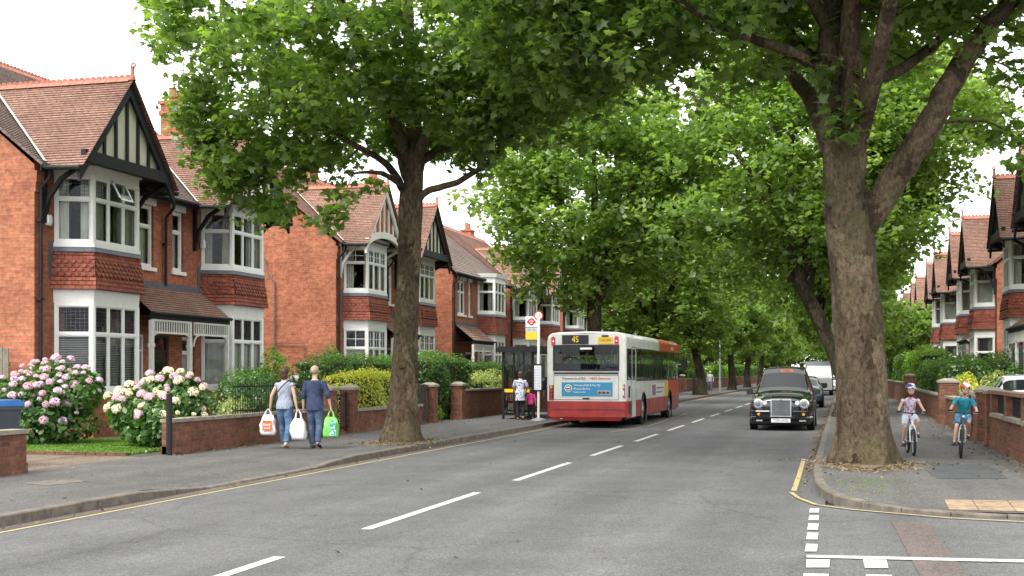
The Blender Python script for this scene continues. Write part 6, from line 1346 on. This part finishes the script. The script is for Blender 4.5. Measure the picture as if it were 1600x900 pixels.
# bicycles: local +y is forward
def bicycle(loc, rz, wr, label, fm, steer=0, wb=.86, pa=0):
    r = empty('bicycle', loc, rz, label, 'bicycle', 'children riding bicycles on the right pavement'); ry, fy = -.42 * wb / .86, .44 * wb / .86; V = Vector; bbz = wr * .95; ht, hb = V((0, .24, wr + .42)), V((0, .28, wr + .30)); st_ = V((0, -.16, wr + .33)); bb = V((0, -.03, bbz))
    for y in (ry, fy):
        b = MB(); b.ring((0, y, wr), (1, 0, 0), wr - .024, .024, 36, 10); o = b.obj('wheel', 'rubber', r); b = MB(); b.ring((0, y, wr), (1, 0, 0), wr - .05, .010, 32, 6); b.obj('rim', 'metal', o); b = MB(); b.tube([(-.04, y, wr), (.04, y, wr)], .02, 10)
        for i in range(20): a = i * math.pi / 10; b.tube([(.02 * (-1) ** i, y, wr), (0, y + math.cos(a) * (wr - .05), wr + math.sin(a) * (wr - .05))], .0016, 4)
        b.obj('spokes', 'metal', o)
    b = MB()
    for p, q_, t in ((hb, bb, .021), (ht, st_, .018), (st_ + V((0, .01, .04)), bb, .016), (ht + V((0, -.01, .03)), hb, .021)): b.tube([p, q_], t, 10)
    for s in (-1, 1): b.tube([bb + V((s * .03, 0, 0)), (s * .05, ry, wr)], .01, 8); b.tube([st_ + V((s * .015, 0, 0)), (s * .05, ry, wr)], .009, 8)
    b.obj('frame', fm, r); b = MB()
    for s in (-1, 1): b.tube([(s * .02, .275, wr + .31), (s * .05, .29, wr + .22), (s * .055, fy, wr)], [.016, .015, .012], 8)
    b.tube([(-.055, .29, wr + .23), (.055, .29, wr + .23)], .018, 8); b.obj('fork', 'metal' if fm != 'frame_white' else fm, r)
    b = MB(); hz = wr + .53; b.tube([ht + V((0, 0, .02)), (0, .25, hz - .02)], .015, 8); b.tube([(-.26, .19, hz + .02), (-.14, .24, hz), (0, .26, hz - .01), (.14, .24, hz), (.26, .19, hz + .02)], .011, 8); h_ = b.obj('handlebar', 'blackmetal', r)
    for s in (-1, 1): b = MB(); b.tube([(s * .17, .225, hz + .008), (s * .27, .185, hz + .022)], .017, 8); b.obj('grip', 'rubber', h_); b = MB(); b.tube([(s * .16, .24, hz + .0), (s * .23, .26, hz - .01)], .006, 6); b.obj('brake_lever', 'metal', h_)
    b = MB(); b.tube([(0, -.30, wr + .385), (0, -.24, wr + .39), (0, -.12, wr + .385), (0, -.04, wr + .38)], [(.06, .02), (.075, .025), (.035, .022), (.018, .015)], 12, lat=(1, 0, 0)); b.tube([st_, (0, -.18, wr + .38)], .012, 8); b.obj('saddle', 'trouser_black', r)
    b = MB(); b.ring(bb + V((.045, 0, 0)), (1, 0, 0), .07, .006, 20, 6)
    for s, a in ((1, pa), (-1, pa + math.pi)): p = bb + V((s * .07, .13 * math.cos(a), .13 * math.sin(a))); b.tube([bb + V((s * .05, 0, 0)), p], .009, 6); b.box(p.x + (0 if s > 0 else -.09), p.y - .035, p.z - .01, p.x + (.09 if s > 0 else 0), p.y + .035, p.z + .01)
    b.obj('crank', 'blackmetal', r); b = MB(); b.disc((0, .30, wr + .46), (0, 1, 0), .022, .03, 12); b.obj('reflector', 'lamp_white', r)
    return bb, hz
M['frame_white'] = plain('white_bike_paint', (.62, .64, .66), .3, .05, 5); M['frame_dark'] = plain('dark_bike_paint', (.03, .035, .045), .3, .1, 5); M['frame_blue'] = plain('blue_tube_paint', (.04, .09, .2), .3, .1, 5)
def rider(loc, rz, wr, label, k, top, legs, shoe, hair, helmet, hairlen, pa, sleeve):
    bbz = wr * .95; hz = wr + .53; s0 = wr + .40; p = lambda s, a: (s * .12, -.03 + .13 * math.cos(a), bbz + .13 * math.sin(a) + .07); R_, L_ = p(1, pa), p(-1, pa + math.pi)
    J = dict(pelvis=(0, -.17, s0 + .07), chest=(0, -.07, s0 + .30), neck=(0, 0, s0 + .415), head=(0, .06, s0 + .54), lsho=(-.132, -.02, s0 + .355), rsho=(.132, -.02, s0 + .355), lelb=(-.21, .05, s0 + .20), relb=(.21, .05, s0 + .20), lwri=(-.22, .13, hz + .045), rwri=(.22, .13, hz + .045),
        lhip=(-.075, -.15, s0 + .04), rhip=(.075, -.15, s0 + .04), lank=L_, rank=R_, ltoe=(L_[0], L_[1] + .12, L_[2] - .035), rtoe=(R_[0], R_[1] + .12, R_[2] - .035), lhand=(-.1, 1, -.25), rhand=(.1, 1, -.25), hk=.88)
    for s, n_, q_ in ((-1, 'l', L_), (1, 'r', R_)):
        h = Vector(J[n_ + 'hip']); a = Vector(q_); m = h.lerp(a, .5); D = (a - h).length; o = math.sqrt(max(.0009, .295 ** 2 - (D / 2) ** 2)); J[n_ + 'kne'] = tuple(m + Vector((s * .02, .95, .3)).normalized() * o)
    r = person(loc, rz, label, J, k, top, legs, shoe, hair, hairlen, sleeve, True, True); he = Vector(J['head']); hk = .88
    b = MB()
    pts, rad = [], []
    for i in range(9): a = i / 8 * math.pi / 2; pts.append(he + Vector((0, -.012, .035 + .105 * math.sin(a)))); rad.append((max(.003, .098 * math.cos(a)), max(.003, .118 * math.cos(a))))
    b.tube(pts, rad, 20, lat=(1, 0, 0)); hl = b.obj('helmet', helmet, r, smooth=True)
    b = MB()
    for x in (-.05, 0, .05):
        for y in (-.06, .03): b.ell(he + Vector((x, y + .01, .126 - abs(x) * .45 - abs(y) * .35)), (.009, .022, .007), 8)
    b.obj('helmet_vent', 'trouser_black', hl); b = MB()
    for s in (-1, 1): b.tube([he + Vector((s * .072, .02, .04)), he + Vector((s * .06, .035, -.04)), he + Vector((0, .055, -.098))], .005, 6)
    b.obj('chin_strap', 'trouser_black', hl)
    for s in (-1, 1): b = MB(); b.ell(he + Vector((s * .028, .0815, .004)), (.011, .006, .007), 8); b.obj('eye', 'text_dark', r)
    b = MB(); b.tube([he + Vector((-.022, .078, -.05)), he + Vector((0, .083, -.056)), he + Vector((.022, .078, -.05))], .004, 6); b.obj('mouth', 'lamp_red', r)
    return r
M['helmet_violet'] = clothmat('violet_white_helmet', (.06, .07, .22), (.72, .72, .78), 16, 1, .53); M['helmet_orange'] = clothmat('orange_white_helmet', (.55, .10, .03), (.75, .72, .68), 14, 1, .52)
G1, G2 = (1.24, 24.4, PZ), (2.08, 24.0, PZ)
bicycle(G1, R(184), .255, 'white framed child bicycle ridden by the girl in pink', 'frame_white', pa=-2.4)
rider(G1, R(184), .255, 'girl in pink patterned top and violet helmet riding a white bicycle', .66, 'girl_top', 'girl_shorts', 'shoe_dark', 'hair_brown', 'helmet_violet', .05, -2.4, .2)
bk = bicycle(G2, R(176), .285, 'dark framed child bicycle ridden by the boy in teal', 'frame_dark', pa=-.5)
rb = rider(G2, R(176), .285, 'boy in teal shirt and orange helmet riding a dark bicycle', .68, 'teal', 'boy_shorts', 'shoe_dark', 'hair_brown', 'helmet_orange', 0, -.5, .75)
rb.rotation_euler = (0, R(-4), R(176))
for o in list(C.objects):
    if o.name.startswith('bicycle') and o.type == 'EMPTY' and abs(o.location.x - G2[0]) < .01: o.rotation_euler = (0, R(-4), R(176))
